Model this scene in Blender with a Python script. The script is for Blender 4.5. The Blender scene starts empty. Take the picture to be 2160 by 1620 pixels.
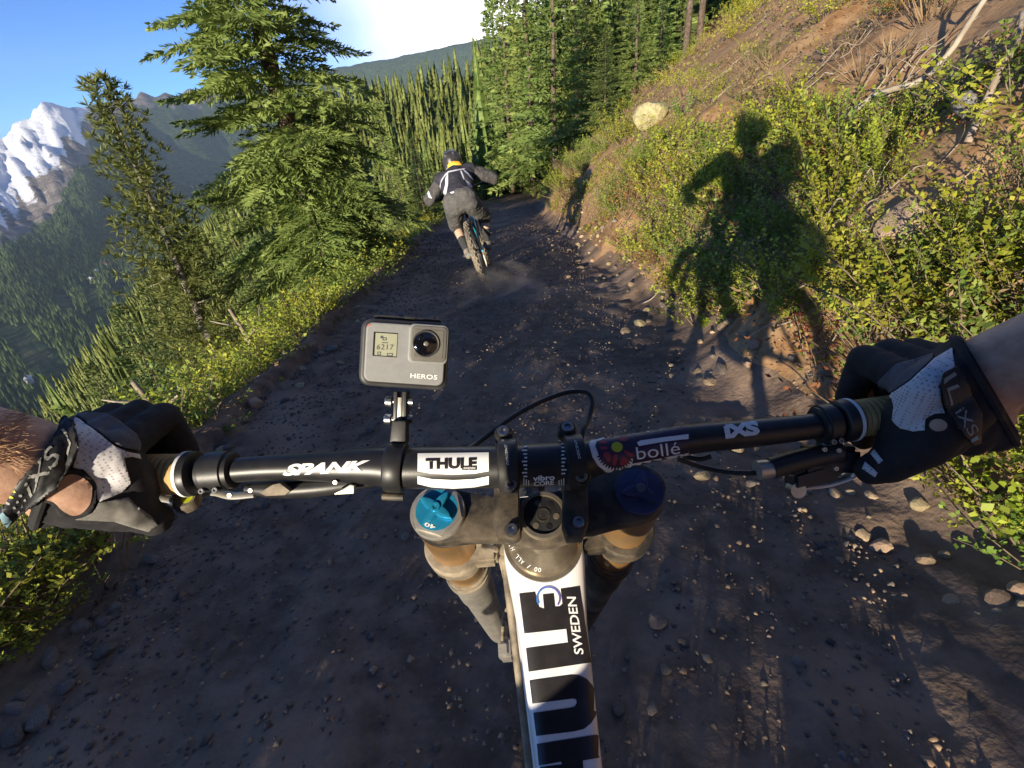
import bpy, bmesh, math, random
import numpy as np
from mathutils import Vector, Matrix
from mathutils.bvhtree import BVHTree
from mathutils.geometry import delaunay_2d_cdt
random.seed(7); np.random.seed(7)
rad = math.radians
SC = bpy.context.scene
COL = SC.collection

# ------------------------------------------------------------------ camera
F = 1000.0                                   # focal length in pixels of the 2160 px wide photograph
PITCH, ROLL = rad(32), rad(5)
CAM = Vector((0, 0, 1.25))                   # chest height above the trail
FW = Vector((0, math.cos(PITCH), -math.sin(PITCH)))
_r0 = Vector((1, 0, 0)); _u0 = _r0.cross(FW)
RT = _r0*math.cos(ROLL) - _u0*math.sin(ROLL)
UP = _u0*math.cos(ROLL) + _r0*math.sin(ROLL)
cd = bpy.data.cameras.new('camera'); cam = bpy.data.objects.new('camera', cd); COL.objects.link(cam)
cd.sensor_width = 36; cd.lens = 36*F/2160; cd.clip_start = .02; cd.clip_end = 40000
M = Matrix((RT, UP, -FW)).transposed().to_4x4(); M.translation = CAM
cam.matrix_world = M
SC.camera = cam

# ------------------------------------------------------------------ sky, sun, exposure
SUN_EL, SUN_AZ = rad(9.4), rad(180+26.2)      # low evening sun behind the left shoulder
TO_SUN = Vector((math.sin(SUN_AZ)*math.cos(SUN_EL), math.cos(SUN_AZ)*math.cos(SUN_EL), math.sin(SUN_EL)))
W = bpy.data.worlds.new('World'); SC.world = W; W.use_nodes = True
nt = W.node_tree; bg = nt.nodes['Background']
sky = nt.nodes.new('ShaderNodeTexSky'); sky.sky_type = 'NISHITA'; sky.sun_disc = False
sky.sun_elevation = SUN_EL; sky.sun_rotation = SUN_AZ; sky.altitude = 1500; sky.air_density = .55; sky.dust_density = .08; sky.ozone_density = 5.5
def wn(t, **k):
    n = nt.nodes.new(t)
    for a, b in k.items(): setattr(n, a, b)
    return n
def wmr(src, a, b, sm='SMOOTHSTEP'):
    n = wn('ShaderNodeMapRange', interpolation_type=sm); n.inputs[1].default_value = a; n.inputs[2].default_value = b; nt.links.new(src, n.inputs[0]); return n.outputs[0]
wtc = wn('ShaderNodeTexCoord'); wsx = wn('ShaderNodeSeparateXYZ'); nt.links.new(wtc.outputs['Generated'], wsx.inputs[0])
wat = wn('ShaderNodeMath', operation='ARCTAN2'); nt.links.new(wsx.outputs[0], wat.inputs[0]); nt.links.new(wsx.outputs[1], wat.inputs[1])
wno = wn('ShaderNodeTexNoise'); wno.inputs['Scale'].default_value = 2.2; wno.inputs['Detail'].default_value = 5; nt.links.new(wtc.outputs['Generated'], wno.inputs['Vector'])
wad = wn('ShaderNodeMath', operation='MULTIPLY_ADD'); nt.links.new(wno.outputs[0], wad.inputs[0]); wad.inputs[1].default_value = .5; nt.links.new(wat.outputs[0], wad.inputs[2])
wf1 = wmr(wad.outputs[0], rad(-24)+.25, rad(0)+.25); wf2 = wmr(wsx.outputs[2], .55, .05)           # cloud sheet over the ridge, brightened and spread over unseen sky for fill light
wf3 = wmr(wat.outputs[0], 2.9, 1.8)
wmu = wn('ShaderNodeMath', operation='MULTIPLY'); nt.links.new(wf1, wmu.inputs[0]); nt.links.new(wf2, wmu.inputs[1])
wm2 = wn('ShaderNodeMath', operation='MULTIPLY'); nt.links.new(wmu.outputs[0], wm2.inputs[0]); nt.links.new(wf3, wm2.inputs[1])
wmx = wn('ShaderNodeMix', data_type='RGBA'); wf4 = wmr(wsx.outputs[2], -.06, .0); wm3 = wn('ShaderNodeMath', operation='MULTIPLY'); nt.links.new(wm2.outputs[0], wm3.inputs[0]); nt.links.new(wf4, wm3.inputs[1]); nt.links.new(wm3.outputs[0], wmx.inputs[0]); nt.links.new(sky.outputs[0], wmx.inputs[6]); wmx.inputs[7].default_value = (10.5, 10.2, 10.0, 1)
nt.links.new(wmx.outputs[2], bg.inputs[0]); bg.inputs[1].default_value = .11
sl = bpy.data.lights.new('sun', 'SUN'); sl.energy = 4.0; sl.angle = rad(.5); sl.color = (1, .87, .66)
so = bpy.data.objects.new('sun', sl); COL.objects.link(so); so.rotation_euler = (-TO_SUN).to_track_quat('-Z', 'Y').to_euler()
so.location = (-20, -40, 20)
SC.view_settings.view_transform = 'Standard'; SC.view_settings.look = 'None'
SC.view_settings.exposure = 1.15; SC.view_settings.gamma = 1; SC.view_settings.use_curve_mapping = False
SC.render.engine = 'CYCLES'
SC.cycles.max_bounces = 4; SC.cycles.diffuse_bounces = 2; SC.cycles.glossy_bounces = 2; SC.cycles.transmission_bounces = 4
SC.cycles.transparent_max_bounces = 4; SC.cycles.volume_bounces = 0; SC.cycles.caustics_reflective = False; SC.cycles.caustics_refractive = False
SC.cycles.use_denoising = True; SC.cycles.volume_step_rate = 3.0; SC.cycles.volume_max_steps = 64

# ------------------------------------------------------------------ pixel helpers (a pixel is only a direction)
def pdir(px, py): return FW + RT*((px-1080)/F) - UP*((py-810)/F)
def at(px, py, dep): return CAM + pdir(px, py)*dep
def proj(p):
    v = Vector(p)-CAM; z = v.dot(FW); return 1080+F*v.dot(RT)/z, 810-F*v.dot(UP)/z, z
def on_plane(px, py, p0, n):
    d = pdir(px, py); t = (Vector(p0)-CAM).dot(n)/d.dot(n); return CAM + d*t
def azel(px, py):
    v = pdir(px, py).normalized(); return math.atan2(v.x, v.y), math.asin(v.z)

# ------------------------------------------------------------------ materials
def lerpc(a, b, t): return tuple(a[i]*(1-t)+b[i]*t for i in range(3))
def mat(name, c1, c2=None, scale=20, rough=.7, bump=0, metal=0, detail=5, bscale=None, coat=0, rand=0, transl=0, spec=.5, c3=None, s3=2.0, lo=.38, hi=.62, geo=False):
    m = bpy.data.materials.new(name); m.use_nodes = True
    n = m.node_tree; N = n.nodes; L = n.links
    b = N['Principled BSDF']; out = N['Material Output']
    b.inputs['Roughness'].default_value = rough; b.inputs['Metallic'].default_value = metal
    b.inputs['Coat Weight'].default_value = coat; b.inputs['Specular IOR Level'].default_value = spec
    tc = N.new('ShaderNodeTexCoord'); co = tc.outputs['Object']
    if geo: co = N.new('ShaderNodeNewGeometry').outputs['Position']
    col = None
    if c2 is None: b.inputs['Base Color'].default_value = (*c1, 1)
    else:
        t = N.new('ShaderNodeTexNoise'); t.inputs['Scale'].default_value = scale; t.inputs['Detail'].default_value = detail; t.inputs['Roughness'].default_value = .65
        L.new(co, t.inputs['Vector'])
        mr = N.new('ShaderNodeMapRange'); mr.inputs[1].default_value = lo; mr.inputs[2].default_value = hi; L.new(t.outputs['Fac'], mr.inputs[0])
        mx = N.new('ShaderNodeMix'); mx.data_type = 'RGBA'; mx.inputs[6].default_value = (*c1, 1); mx.inputs[7].default_value = (*c2, 1)
        L.new(mr.outputs[0], mx.inputs[0]); col = mx.outputs[2]
        if c3 is not None:
            t3 = N.new('ShaderNodeTexNoise'); t3.inputs['Scale'].default_value = s3; t3.inputs['Detail'].default_value = 4; L.new(co, t3.inputs['Vector'])
            m3 = N.new('ShaderNodeMapRange'); m3.inputs[1].default_value = .48; m3.inputs[2].default_value = .66; L.new(t3.outputs['Fac'], m3.inputs[0])
            x3 = N.new('ShaderNodeMix'); x3.data_type = 'RGBA'; L.new(m3.outputs[0], x3.inputs[0]); L.new(col, x3.inputs[6]); x3.inputs[7].default_value = (*c3, 1); col = x3.outputs[2]
        if rand:
            oi = N.new('ShaderNodeObjectInfo'); hs = N.new('ShaderNodeHueSaturation')
            r1 = N.new('ShaderNodeMapRange'); r1.inputs[3].default_value = 1-rand; r1.inputs[4].default_value = 1+rand; L.new(oi.outputs['Random'], r1.inputs[0]); L.new(r1.outputs[0], hs.inputs['Value'])
            ml = N.new('ShaderNodeMath'); ml.operation = 'MULTIPLY'; ml.inputs[1].default_value = 7.31; L.new(oi.outputs['Random'], ml.inputs[0])
            fr = N.new('ShaderNodeMath'); fr.operation = 'FRACT'; L.new(ml.outputs[0], fr.inputs[0])
            r2 = N.new('ShaderNodeMapRange'); r2.inputs[3].default_value = .5-rand*.09; r2.inputs[4].default_value = .5+rand*.09; L.new(fr.outputs[0], r2.inputs[0]); L.new(r2.outputs[0], hs.inputs['Hue'])
            L.new(col, hs.inputs['Color']); col = hs.outputs[0]
        L.new(col, b.inputs['Base Color'])
    if bump:
        t2 = N.new('ShaderNodeTexNoise'); t2.inputs['Scale'].default_value = bscale or scale*3; t2.inputs['Detail'].default_value = 6; L.new(co, t2.inputs['Vector'])
        bp = N.new('ShaderNodeBump'); bp.inputs['Strength'].default_value = bump; bp.inputs['Distance'].default_value = .3/(bscale or scale*3); L.new(t2.outputs['Fac'], bp.inputs['Height']); L.new(bp.outputs[0], b.inputs['Normal'])
    if transl:
        tr = N.new('ShaderNodeBsdfTranslucent'); ms = N.new('ShaderNodeMixShader'); ms.inputs[0].default_value = transl
        if col: L.new(col, tr.inputs[0])
        else: tr.inputs[0].default_value = (*c1, 1)
        L.new(b.outputs[0], ms.inputs[1]); L.new(tr.outputs[0], ms.inputs[2]); L.new(ms.outputs[0], out.inputs['Surface'])
    return m
MT = {}

# ------------------------------------------------------------------ object helpers
def link(name, mesh, parent=None, loc=None):
    o = bpy.data.objects.new(name, mesh); COL.objects.link(o)
    if parent is not None:
        o.parent = parent
    if loc is not None: o.location = loc
    return o
def tag(o, label=None, cat=None, group=None, kind=None):
    if label: o['label'] = label
    if cat: o['category'] = cat
    if group: o['group'] = group
    if kind: o['kind'] = kind
    return o
def thing(name, loc, label, cat, group=None, rot=(0, 0, 0)):
    o = link(name, None, None, loc); o.empty_display_size = .1; o.rotation_euler = rot
    return tag(o, label, cat, group)
def mesh_from(name, verts, faces, mats=(), smooth=False, mi=None):
    me = bpy.data.meshes.new(name)
    me.from_pydata([tuple(v) for v in verts], [], [tuple(f) for f in faces])
    for m in mats: me.materials.append(m)
    if mi is not None: me.polygons.foreach_set('material_index', np.asarray(mi, dtype=np.int32))
    if smooth: me.polygons.foreach_set('use_smooth', np.ones(len(me.polygons), dtype=bool))
    me.update(); return me
def np_mesh(name, V, Fq, mats=(), smooth=False, mi=None):
    """V (n,3), Fq (m,k) arrays of equal-sized faces"""
    me = bpy.data.meshes.new(name); V = np.asarray(V, dtype=np.float32); Fq = np.asarray(Fq, dtype=np.int32); k = Fq.shape[1]
    me.vertices.add(len(V)); me.vertices.foreach_set('co', V.ravel())
    me.loops.add(Fq.size); me.loops.foreach_set('vertex_index', Fq.ravel())
    me.polygons.add(len(Fq)); me.polygons.foreach_set('loop_start', np.arange(0, Fq.size, k, dtype=np.int32)); me.polygons.foreach_set('loop_total', np.full(len(Fq), k, dtype=np.int32))
    for m in mats: me.materials.append(m)
    if mi is not None: me.polygons.foreach_set('material_index', np.asarray(mi, dtype=np.int32))
    if smooth: me.polygons.foreach_set('use_smooth', np.ones(len(Fq), dtype=bool))
    me.update(calc_edges=True); return me
def bm_mesh(name, bm, m, smooth=True):
    me = bpy.data.meshes.new(name); bmesh.ops.recalc_face_normals(bm, faces=bm.faces); bm.to_mesh(me); bm.free()
    if m is not None: me.materials.append(m)
    if smooth: me.polygons.foreach_set('use_smooth', np.ones(len(me.polygons), dtype=bool))
    return me
def part(name, bm, m, parent, smooth=True, auto=40):
    """a part whose mesh is written in world coordinates"""
    me = bm_mesh(name, bm, m, smooth)
    if smooth and auto: sharp(me, auto)
    o = link(name, me, parent)
    p = parent; off = Vector((0, 0, 0))
    while p is not None: off += p.location; p = p.parent
    o.location = -off
    return o
def sharp(me, deg):
    bm = bmesh.new(); bm.from_mesh(me); c = rad(deg)
    for e in bm.edges:
        e.smooth = not (len(e.link_faces) != 2 or e.calc_face_angle(0) > c)
    bm.to_mesh(me); bm.free()
def frame(d):
    d = Vector(d).normalized(); a = Vector((0, 0, 1)) if abs(d.z) < .9 else Vector((1, 0, 0))
    x = a.cross(d).normalized(); return x, d.cross(x), d
def sweep(bm, pts, radii, n=20, caps=True, flat=1.0):
    pts = [Vector(p) for p in pts]; k = len(pts)
    if not hasattr(radii, '__len__'): radii = [radii]*k
    t0 = (pts[1]-pts[0]).normalized(); x, y, _ = frame(t0); rings = []
    for i in range(k):
        t = (pts[min(i+1, k-1)]-pts[max(i-1, 0)]).normalized()
        x = (x - t*x.dot(t)).normalized(); y = t.cross(x)
        rings.append([bm.verts.new(pts[i]+(x*math.cos(a)+y*math.sin(a)*flat)*radii[i]) for a in (2*math.pi*j/n for j in range(n))])
    for i in range(k-1):
        for j in range(n): bm.faces.new((rings[i][j], rings[i][(j+1) % n], rings[i+1][(j+1) % n], rings[i+1][j]))
    if caps: bm.faces.new(rings[0][::-1]); bm.faces.new(rings[-1])
    return bm
def spline(pts, k=6):
    pts = [Vector(p) for p in pts]; P = [pts[0]*2-pts[1]]+pts+[pts[-1]*2-pts[-2]]; out = []
    for i in range(1, len(P)-2):
        a, b, c, d = P[i-1:i+3]
        for j in range(k):
            t = j/k; out.append(.5*((2*b)+(c-a)*t+(2*a-5*b+4*c-d)*t*t+(3*b-a-3*c+d)*t**3))
    return out+[pts[-1]]
def lathe(bm, o, axis, prof, n=32):
    """prof: list of (distance along axis, radius)"""
    x, y, d = frame(axis); o = Vector(o); rings = []
    for s, r in prof:
        rings.append([bm.verts.new(o+d*s+(x*math.cos(a)+y*math.sin(a))*max(r, 1e-5)) for a in (2*math.pi*j/n for j in range(n))])
    for i in range(len(rings)-1):
        for j in range(n): bm.faces.new((rings[i][j], rings[i][(j+1) % n], rings[i+1][(j+1) % n], rings[i+1][j]))
    bm.faces.new(rings[0][::-1]); bm.faces.new(rings[-1]); return bm
def prism(bm, outline, ext, bevel=0, seg=2):
    """outline: world points (planar), extruded by vector ext"""
    vs = [bm.verts.new(p) for p in outline]; ws = [bm.verts.new(Vector(p)+Vector(ext)) for p in outline]; n = len(vs)
    fs = [bm.faces.new(vs), bm.faces.new(ws[::-1])]
    for i in range(n): fs.append(bm.faces.new((vs[(i+1) % n], vs[i], ws[i], ws[(i+1) % n])))
    bmesh.ops.recalc_face_normals(bm, faces=fs)
    if bevel:
        es = list({e for f in fs[:2] for e in f.edges}); bmesh.ops.bevel(bm, geom=es, offset=bevel, segments=seg, affect='EDGES', profile=.6)
    return bm
def box(bm, c, ax, half, bevel=0, seg=2):
    c = Vector(c); X, Y, Z = [Vector(a) for a in ax]; a, b, h = half
    out = [c+X*sx*a+Y*sy*b-Z*h for sx, sy in ((-1, -1), (1, -1), (1, 1), (-1, 1))]
    vs = [bm.verts.new(p) for p in out]; ws = [bm.verts.new(p+Z*2*h) for p in out]
    fs = [bm.faces.new(vs), bm.faces.new(ws[::-1])]+[bm.faces.new((vs[(i+1) % 4], vs[i], ws[i], ws[(i+1) % 4])) for i in range(4)]
    bmesh.ops.recalc_face_normals(bm, faces=fs)
    if bevel: bmesh.ops.bevel(bm, geom=list({e for f in fs for e in f.edges}), offset=bevel, segments=seg, affect='EDGES')
    return bm
def rrect(x0, y0, x1, y1, r, n=6):
    out = []
    for cx, cy, a0 in ((x1-r, y1-r, 0), (x0+r, y1-r, 90), (x0+r, y0+r, 180), (x1-r, y0+r, 270)):
        for j in range(n+1):
            a = rad(a0+90*j/n); out.append((cx+r*math.cos(a), cy+r*math.sin(a)))
    return out
def circ(cx, cy, r, n=24, ry=None): return [(cx+r*math.cos(2*math.pi*j/n), cy+(ry or r)*math.sin(2*math.pi*j/n)) for j in range(n)]
def smoothpoly(pts, k=5):
    n = len(pts); out = []
    for i in range(n):
        a, b, c, d = [Vector(pts[(i+q-1) % n]) for q in range(4)]
        for j in range(k):
            t = j/k; p = .5*((2*b)+(c-a)*t+(2*a-5*b+4*c-d)*t*t+(3*b-a-3*c+d)*t**3); out.append((p.x, p.y))
    return out
def capsule(bm, a, b, ra, rb, n=16, m=6, sq=None):
    a, b = Vector(a), Vector(b)
    if (b-a).length < 1e-6: b = a+Vector((0, 0, 1e-4))
    x, y, d = frame(b-a); rings = []
    for s, c, r in [(-math.cos(t), math.sin(t), 0) for t in (math.pi/2*j/m for j in range(1, m+1))]+[(math.sin(t), math.cos(t), 1) for t in (math.pi/2*j/m for j in range(0, m))]:
        o, R = (a, ra) if r == 0 else (b, rb)
        rings.append([bm.verts.new(o+d*s*R+(x*math.cos(q)+y*math.sin(q))*c*R) for q in (2*math.pi*j/n for j in range(n))])
    for i in range(len(rings)-1):
        for j in range(n): bm.faces.new((rings[i][j], rings[i][(j+1) % n], rings[i+1][(j+1) % n], rings[i+1][j]))
    bm.faces.new(rings[0][::-1]); bm.faces.new(rings[-1])
def ellipsoid(bm, c, ax, half, n=20, m=12):
    c = Vector(c); X, Y, Z = [Vector(a) for a in ax]
    rings = []
    for i in range(1, m):
        t = math.pi*i/m
        rings.append([bm.verts.new(c+X*half[0]*math.sin(t)*math.cos(q)+Y*half[1]*math.sin(t)*math.sin(q)-Z*half[2]*math.cos(t)) for q in (2*math.pi*j/n for j in range(n))])
    for i in range(m-2):
        for j in range(n): bm.faces.new((rings[i][j], rings[i][(j+1) % n], rings[i+1][(j+1) % n], rings[i+1][j]))
    bm.faces.new(rings[0][::-1]); bm.faces.new(rings[-1])
def crumple(bm, amp, freq, seed=0):
    from mathutils import noise as mn
    bm.normal_update()
    mv = [(v, v.normal*amp*(mn.noise(v.co*freq+Vector((seed, 0, 0)))+.6*(1-2*abs(mn.noise(v.co*freq*1.7+Vector((0, seed, 5))))))) for v in bm.verts]
    for v, d in mv: v.co += d
    return bm
def fuse(bm, voxel, smooth=6, factor=.5):
    """union of overlapping shapes as one continuous skin"""
    me = bpy.data.meshes.new('tmp'); bmesh.ops.recalc_face_normals(bm, faces=bm.faces); bm.to_mesh(me); bm.free()
    o = bpy.data.objects.new('tmp', me); COL.objects.link(o)
    r = o.modifiers.new('r', 'REMESH'); r.mode = 'VOXEL'; r.voxel_size = voxel
    s = o.modifiers.new('s', 'SMOOTH'); s.iterations = smooth; s.factor = factor
    dg = bpy.context.evaluated_depsgraph_get(); me2 = bpy.data.meshes.new_from_object(o.evaluated_get(dg))
    bpy.data.objects.remove(o); bpy.data.meshes.remove(me)
    b2 = bmesh.new(); b2.from_mesh(me2); bpy.data.meshes.remove(me2); return b2

# ------------------------------------------------------------------ print and panels laid on a surface
def bvh_of(objs):
    V = []; P = []
    bpy.context.view_layer.update()
    for o in objs:
        k = len(V); mw = o.matrix_world
        V += [mw @ v.co for v in o.data.vertices]; P += [[k+i for i in p.vertices] for p in o.data.polygons]
    return BVHTree.FromPolygons(V, P)
def lay(name, tris2d, V2, bvh, m, parent, off=.0004, eye=None, thick=0, relax=0):
    E0 = CAM if eye is None else eye; loc = []; ok = []
    for x, y in V2:
        d = pdir(x, y).normalized(); h = bvh.ray_cast(E0, d)
        if h[0] is None: loc.append(Vector((0, 0, 0))); ok.append(False)
        else:
            n = h[1] if h[1].dot(d) < 0 else -h[1]
            loc.append(h[0]+n*off); ok.append(True)
    if relax and not all(ok) and any(ok):                             # a free strap end carries on at the depth of what it leaves
        hit = [i for i in range(len(ok)) if ok[i]]
        for i in range(len(ok)):
            if not ok[i]:
                j = min(hit, key=lambda q: (V2[q][0]-V2[i][0])**2+(V2[q][1]-V2[i][1])**2); loc[i] = CAM+pdir(*V2[i])*((loc[j]-CAM).dot(FW))
        ok = [True]*len(ok)
    fs = [f for f in tris2d if all(ok[i] for i in f)]
    bm = bmesh.new(); vs = [bm.verts.new(p) for p in loc]
    for f in fs:
        try: bm.faces.new([vs[i] for i in f])
        except ValueError: pass
    bmesh.ops.delete(bm, geom=[v for v in bm.verts if not v.link_faces], context='VERTS')
    for _ in range(relax):                                            # a strap bridges the hollows it lies over
        dep = {v: (v.co-CAM).dot(FW) for v in bm.verts}
        for v in bm.verts:
            nb = [dep[e.other_vert(v)] for e in v.link_edges]; d2 = min(dep[v], sum(nb)/len(nb)) if _ < relax-6 else sum(nb)/len(nb); v.co = CAM+(v.co-CAM)*(d2/dep[v])
    for f in bm.faces:
        f.normal_update()
        if f.normal.dot(f.calc_center_median()-CAM) > 0: f.normal_flip()
    me = bpy.data.meshes.new(name); bm.to_mesh(me); bm.free(); me.materials.append(m)
    me.polygons.foreach_set('use_smooth', np.ones(len(me.polygons), dtype=bool))
    o = link(name, me, parent); p = parent; o2 = Vector((0, 0, 0))
    while p is not None: o2 += p.location; p = p.parent
    o.location = -o2
    if thick:
        s = o.modifiers.new('thickness', 'SOLIDIFY'); s.thickness = thick; s.offset = 1
    return o
def fill2d(poly, step):
    P = np.array(poly); x0, y0 = P.min(0); x1, y1 = P.max(0)
    B = []
    for i in range(len(poly)):
        a = np.array(poly[i]); b = np.array(poly[(i+1) % len(poly)]); k = max(1, int(np.linalg.norm(b-a)/step))
        B += [tuple(a+(b-a)*j/k) for j in range(k)]
    n = len(B); pts = [Vector(p) for p in B]; e = [(i, (i+1) % n) for i in range(n)]
    y = y0+step/2
    while y < y1:
        x = x0+step/2
        while x < x1: pts.append(Vector((x, y))); x += step
        y += step
    r = delaunay_2d_cdt(pts, e, [list(range(n))], 1, 1e-4)
    return [tuple(v) for v in r[0]], [tuple(f) for f in r[2]]
def poly_decal(name, poly, bvh, m, parent, off=.0004, step=5, thick=0, relax=0):
    V2, T = fill2d(poly, step); return lay(name, T, V2, bvh, m, parent, off, thick=thick, relax=relax)
def text2d(s, bold=0, shear=0, spacing=1.0):
    c = bpy.data.curves.new('t', 'FONT'); c.body = s; c.size = 1; c.offset = bold; c.shear = shear; c.space_character = spacing; c.resolution_u = 4
    o = bpy.data.objects.new('t', c); COL.objects.link(o); dg = bpy.context.evaluated_depsgraph_get()
    me = bpy.data.meshes.new_from_object(o.evaluated_get(dg)); bpy.data.objects.remove(o); bpy.data.curves.remove(c)
    bm = bmesh.new(); bm.from_mesh(me); bpy.data.meshes.remove(me); bmesh.ops.triangulate(bm, faces=bm.faces)
    return bm
def text_decal(name, s, P0, P1, P2, bvh, m, parent, off=.0006, bold=.0, shear=0, step=5, spacing=1.0, hcap=None):
    """P0 bottom-left, P1 bottom-right, P2 top-left of the lettering in pixels"""
    bm = text2d(s, bold, shear, spacing); xs = [v.co.x for v in bm.verts]; ys = [v.co.y for v in bm.verts]
    x0, x1, y0, y1 = min(xs), max(xs), min(ys), max(ys)
    P0, P1, P2 = Vector(P0), Vector(P1), Vector(P2)
    for v in bm.verts:
        p = P0+(P1-P0)*((v.co.x-x0)/(x1-x0))+(P2-P0)*((v.co.y-y0)/(y1-y0)); v.co = (p.x, p.y, 0)
    for _ in range(4):
        es = [e for e in bm.edges if e.calc_length() > step]
        if not es: break
        bmesh.ops.subdivide_edges(bm, edges=es, cuts=1); bmesh.ops.triangulate(bm, faces=bm.faces)
    bm.verts.index_update(); V2 = [(v.co.x, v.co.y) for v in bm.verts]; T = [tuple(v.index for v in f.verts) for f in bm.faces]; bm.free()
    return lay(name, T, V2, bvh, m, parent, off)

# ------------------------------------------------------------------ noise and terrain
def _h(i, j, s): 
    n = (i*374761393+j*668265263+s*974634777) & 0x7fffffff
    n = ((n ^ (n >> 13))*1274126177) & 0x7fffffff
    return ((n ^ (n >> 16)) & 0xffff)/65535.0
def vn(x, y, s=0):
    x = np.asarray(x, dtype=float); y = np.asarray(y, dtype=float); i = np.floor(x).astype(np.int64); j = np.floor(y).astype(np.int64)
    a = x-i; b = y-j; a = a*a*a*(a*(a*6-15)+10); b = b*b*b*(b*(b*6-15)+10)
    return (_h(i, j, s)*(1-a)+_h(i+1, j, s)*a)*(1-b)+(_h(i, j+1, s)*(1-a)+_h(i+1, j+1, s)*a)*b
def fbm(x, y, o=4, s=0, g=.5):
    t = 0; a = 1; n = 0
    for k in range(o):
        t = t+a*(vn(x, y, s+k*17)-.5)*2; n += a; a *= g; x = x*2.03+5.1; y = y*2.03+1.7
    return t/n
SLOPE = .14
def edge(y, k): return .17*fbm(np.asarray(y, dtype=float)*.9, np.zeros_like(np.asarray(y, dtype=float))+k*7.3, 3, 71+k)+.06*fbm(np.asarray(y, dtype=float)*4.5, np.zeros_like(np.asarray(y, dtype=float))+k*3.1, 2, 75+k)
def xc(y):
    d = np.clip(np.asarray(y, dtype=float)-13, 0, 30); return -.17+.010*d*d+.6*np.maximum(np.asarray(y)-43, 0)
def zt(y): return -SLOPE*np.asarray(y, dtype=float)
HL, HR = 1.48, 1.38
def interp(a, xs, ys): return np.interp(a, xs, ys)
def far(az, r):
    a = np.degrees(az)
    rf = interp(a, [-60, -45, -40, -32, -20, 0, 40], [1700, 2000, 2500, 4000, 4800, 5000, 5000])
    elr = interp(a, [-90, -60, -48, -43.5, -41.3, -40, -38.8, -37.9, -37.3, -36.5, -35.9, -34.4, -31, -26.6, -23.5, -11, -5.4, 1.1, 15, 40, 90], [-3, -3, -2.2, -1.1, -.4, .5, 1.25, 1.9, 1.85, 1.6, 1.45, 1.4, 1.75, 1.85, 1.8, 3.3, 3.9, 4.4, 4, 3, 3])
    rr = interp(a, [-60, -35, -25, 0, 60], [5600, 6000, 7000, 6800, 6800])
    zr = 1.25+rr*np.tan(np.radians(elr)); s = np.clip((r-rf)/(rr-rf), 0, 1)
    z = -480+(zr+480)*s**1.12
    env = np.sin(np.pi*np.clip(s, 0, 1))
    z = z+env*70*fbm(a*.45+r/2600, r/900, 4, 5)+ (s > 0)*(14+22*s)*np.where(a > -20, .45, 1)*fbm(a*1.1+r/3000, r/330, 5, 9)*np.minimum(1, s*4)
    pk_ = np.exp(-((a+39.5)/4.2)**2)*np.clip((s-.25)*2.2, 0, 1)
    z = z+pk_*(105*(.5-np.abs(fbm(a*1.1+3, r/620, 4, 61)))*np.minimum(1, (1.03-s)*6+.25)-30)
    z = z-np.clip(r-rr, 0, None)*.35
    z = z+ 10*fbm(a*.8, r/200, 3, 33)*(s <= 0)
    return z, s
def H(x, y, det=True):
    x = np.asarray(x, dtype=float); y = np.asarray(y, dtype=float); r = np.hypot(x, y)+1e-6; az = np.arctan2(x, y)
    u = x-xc(y); base = zt(np.clip(y, -60, 400))
    v = np.maximum(u-HR-edge(y, 1), 0); w = np.maximum(-HL+edge(y, 2)-u, 0)
    bank = 1.12*np.minimum(v, 1.5)+.68*np.clip(v-1.5, 0, 60)+.3*np.maximum(v-61.5, 0)
    bank = bank*np.minimum(1, .35+v*1.3)
    fall = -.76*(w*w/(w+.45))+.10*np.exp(-((w-.12)/.16)**2)*(w > 0)
    z = base+bank+fall
    ycr = 185+.10*x
    S = np.where(x < -58, 1+(x+58)*.75, 1+.09*(x+58))-.42*np.abs(np.maximum(ycr-y, 0))-.3*np.maximum(y-ycr, 0)+5*fbm(x/40, y/40, 3, 3)
    near = np.where(y > 45, np.maximum(z, S), z)
    k = np.clip((v+w)/.5, 0, 1)
    if det:
        near = near+k*(.10*fbm(x*1.1, y*1.1, 4, 1)+.035*fbm(x*5, y*5, 3, 2)+np.clip((v+w)/6, 0, 1)*.35*fbm(x*.35, y*.35, 3, 4))
    if r.max() < 280: return near
    f, _ = far(az, r)
    t = np.clip((r-280)/260, 0, 1); t = t*t*(3-2*t)
    nearf = np.maximum(near, -480)
    z = np.where(r < 280, near, nearf*(1-t)+np.where(r < 2000, np.maximum(f, np.minimum(nearf, f+300)), f)*t)
    return z
_HC = {}
def Hs(x, y):
    k = (round(x, 4), round(y, 4))
    if k not in _HC: _HC[k] = float(H(np.array([x]), np.array([y]))[0])
    return _HC[k]
def trail_z(x, y):
    u = np.asarray(x)-xc(y)
    b = .022*fbm(x*1.6, y*.8, 3, 21)+.016*fbm(x*6, y*3.5, 3, 22)+.008*fbm(x*22, y*16, 2, 23)
    rut = -.03*np.exp(-((u-.05)/.28)**2)-.02*np.exp(-((u+.75)/.22)**2)
    return zt(y)+b+rut+.012
def march(px, py, tmax=200):
    d = pdir(px, py); t = np.exp(np.linspace(math.log(.6), math.log(tmax), 700))
    k = np.nonzero(CAM.z+d.z*t < H(d.x*t, d.y*t))[0]
    return CAM+d*float(t[k[0]]) if len(k) else None
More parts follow.
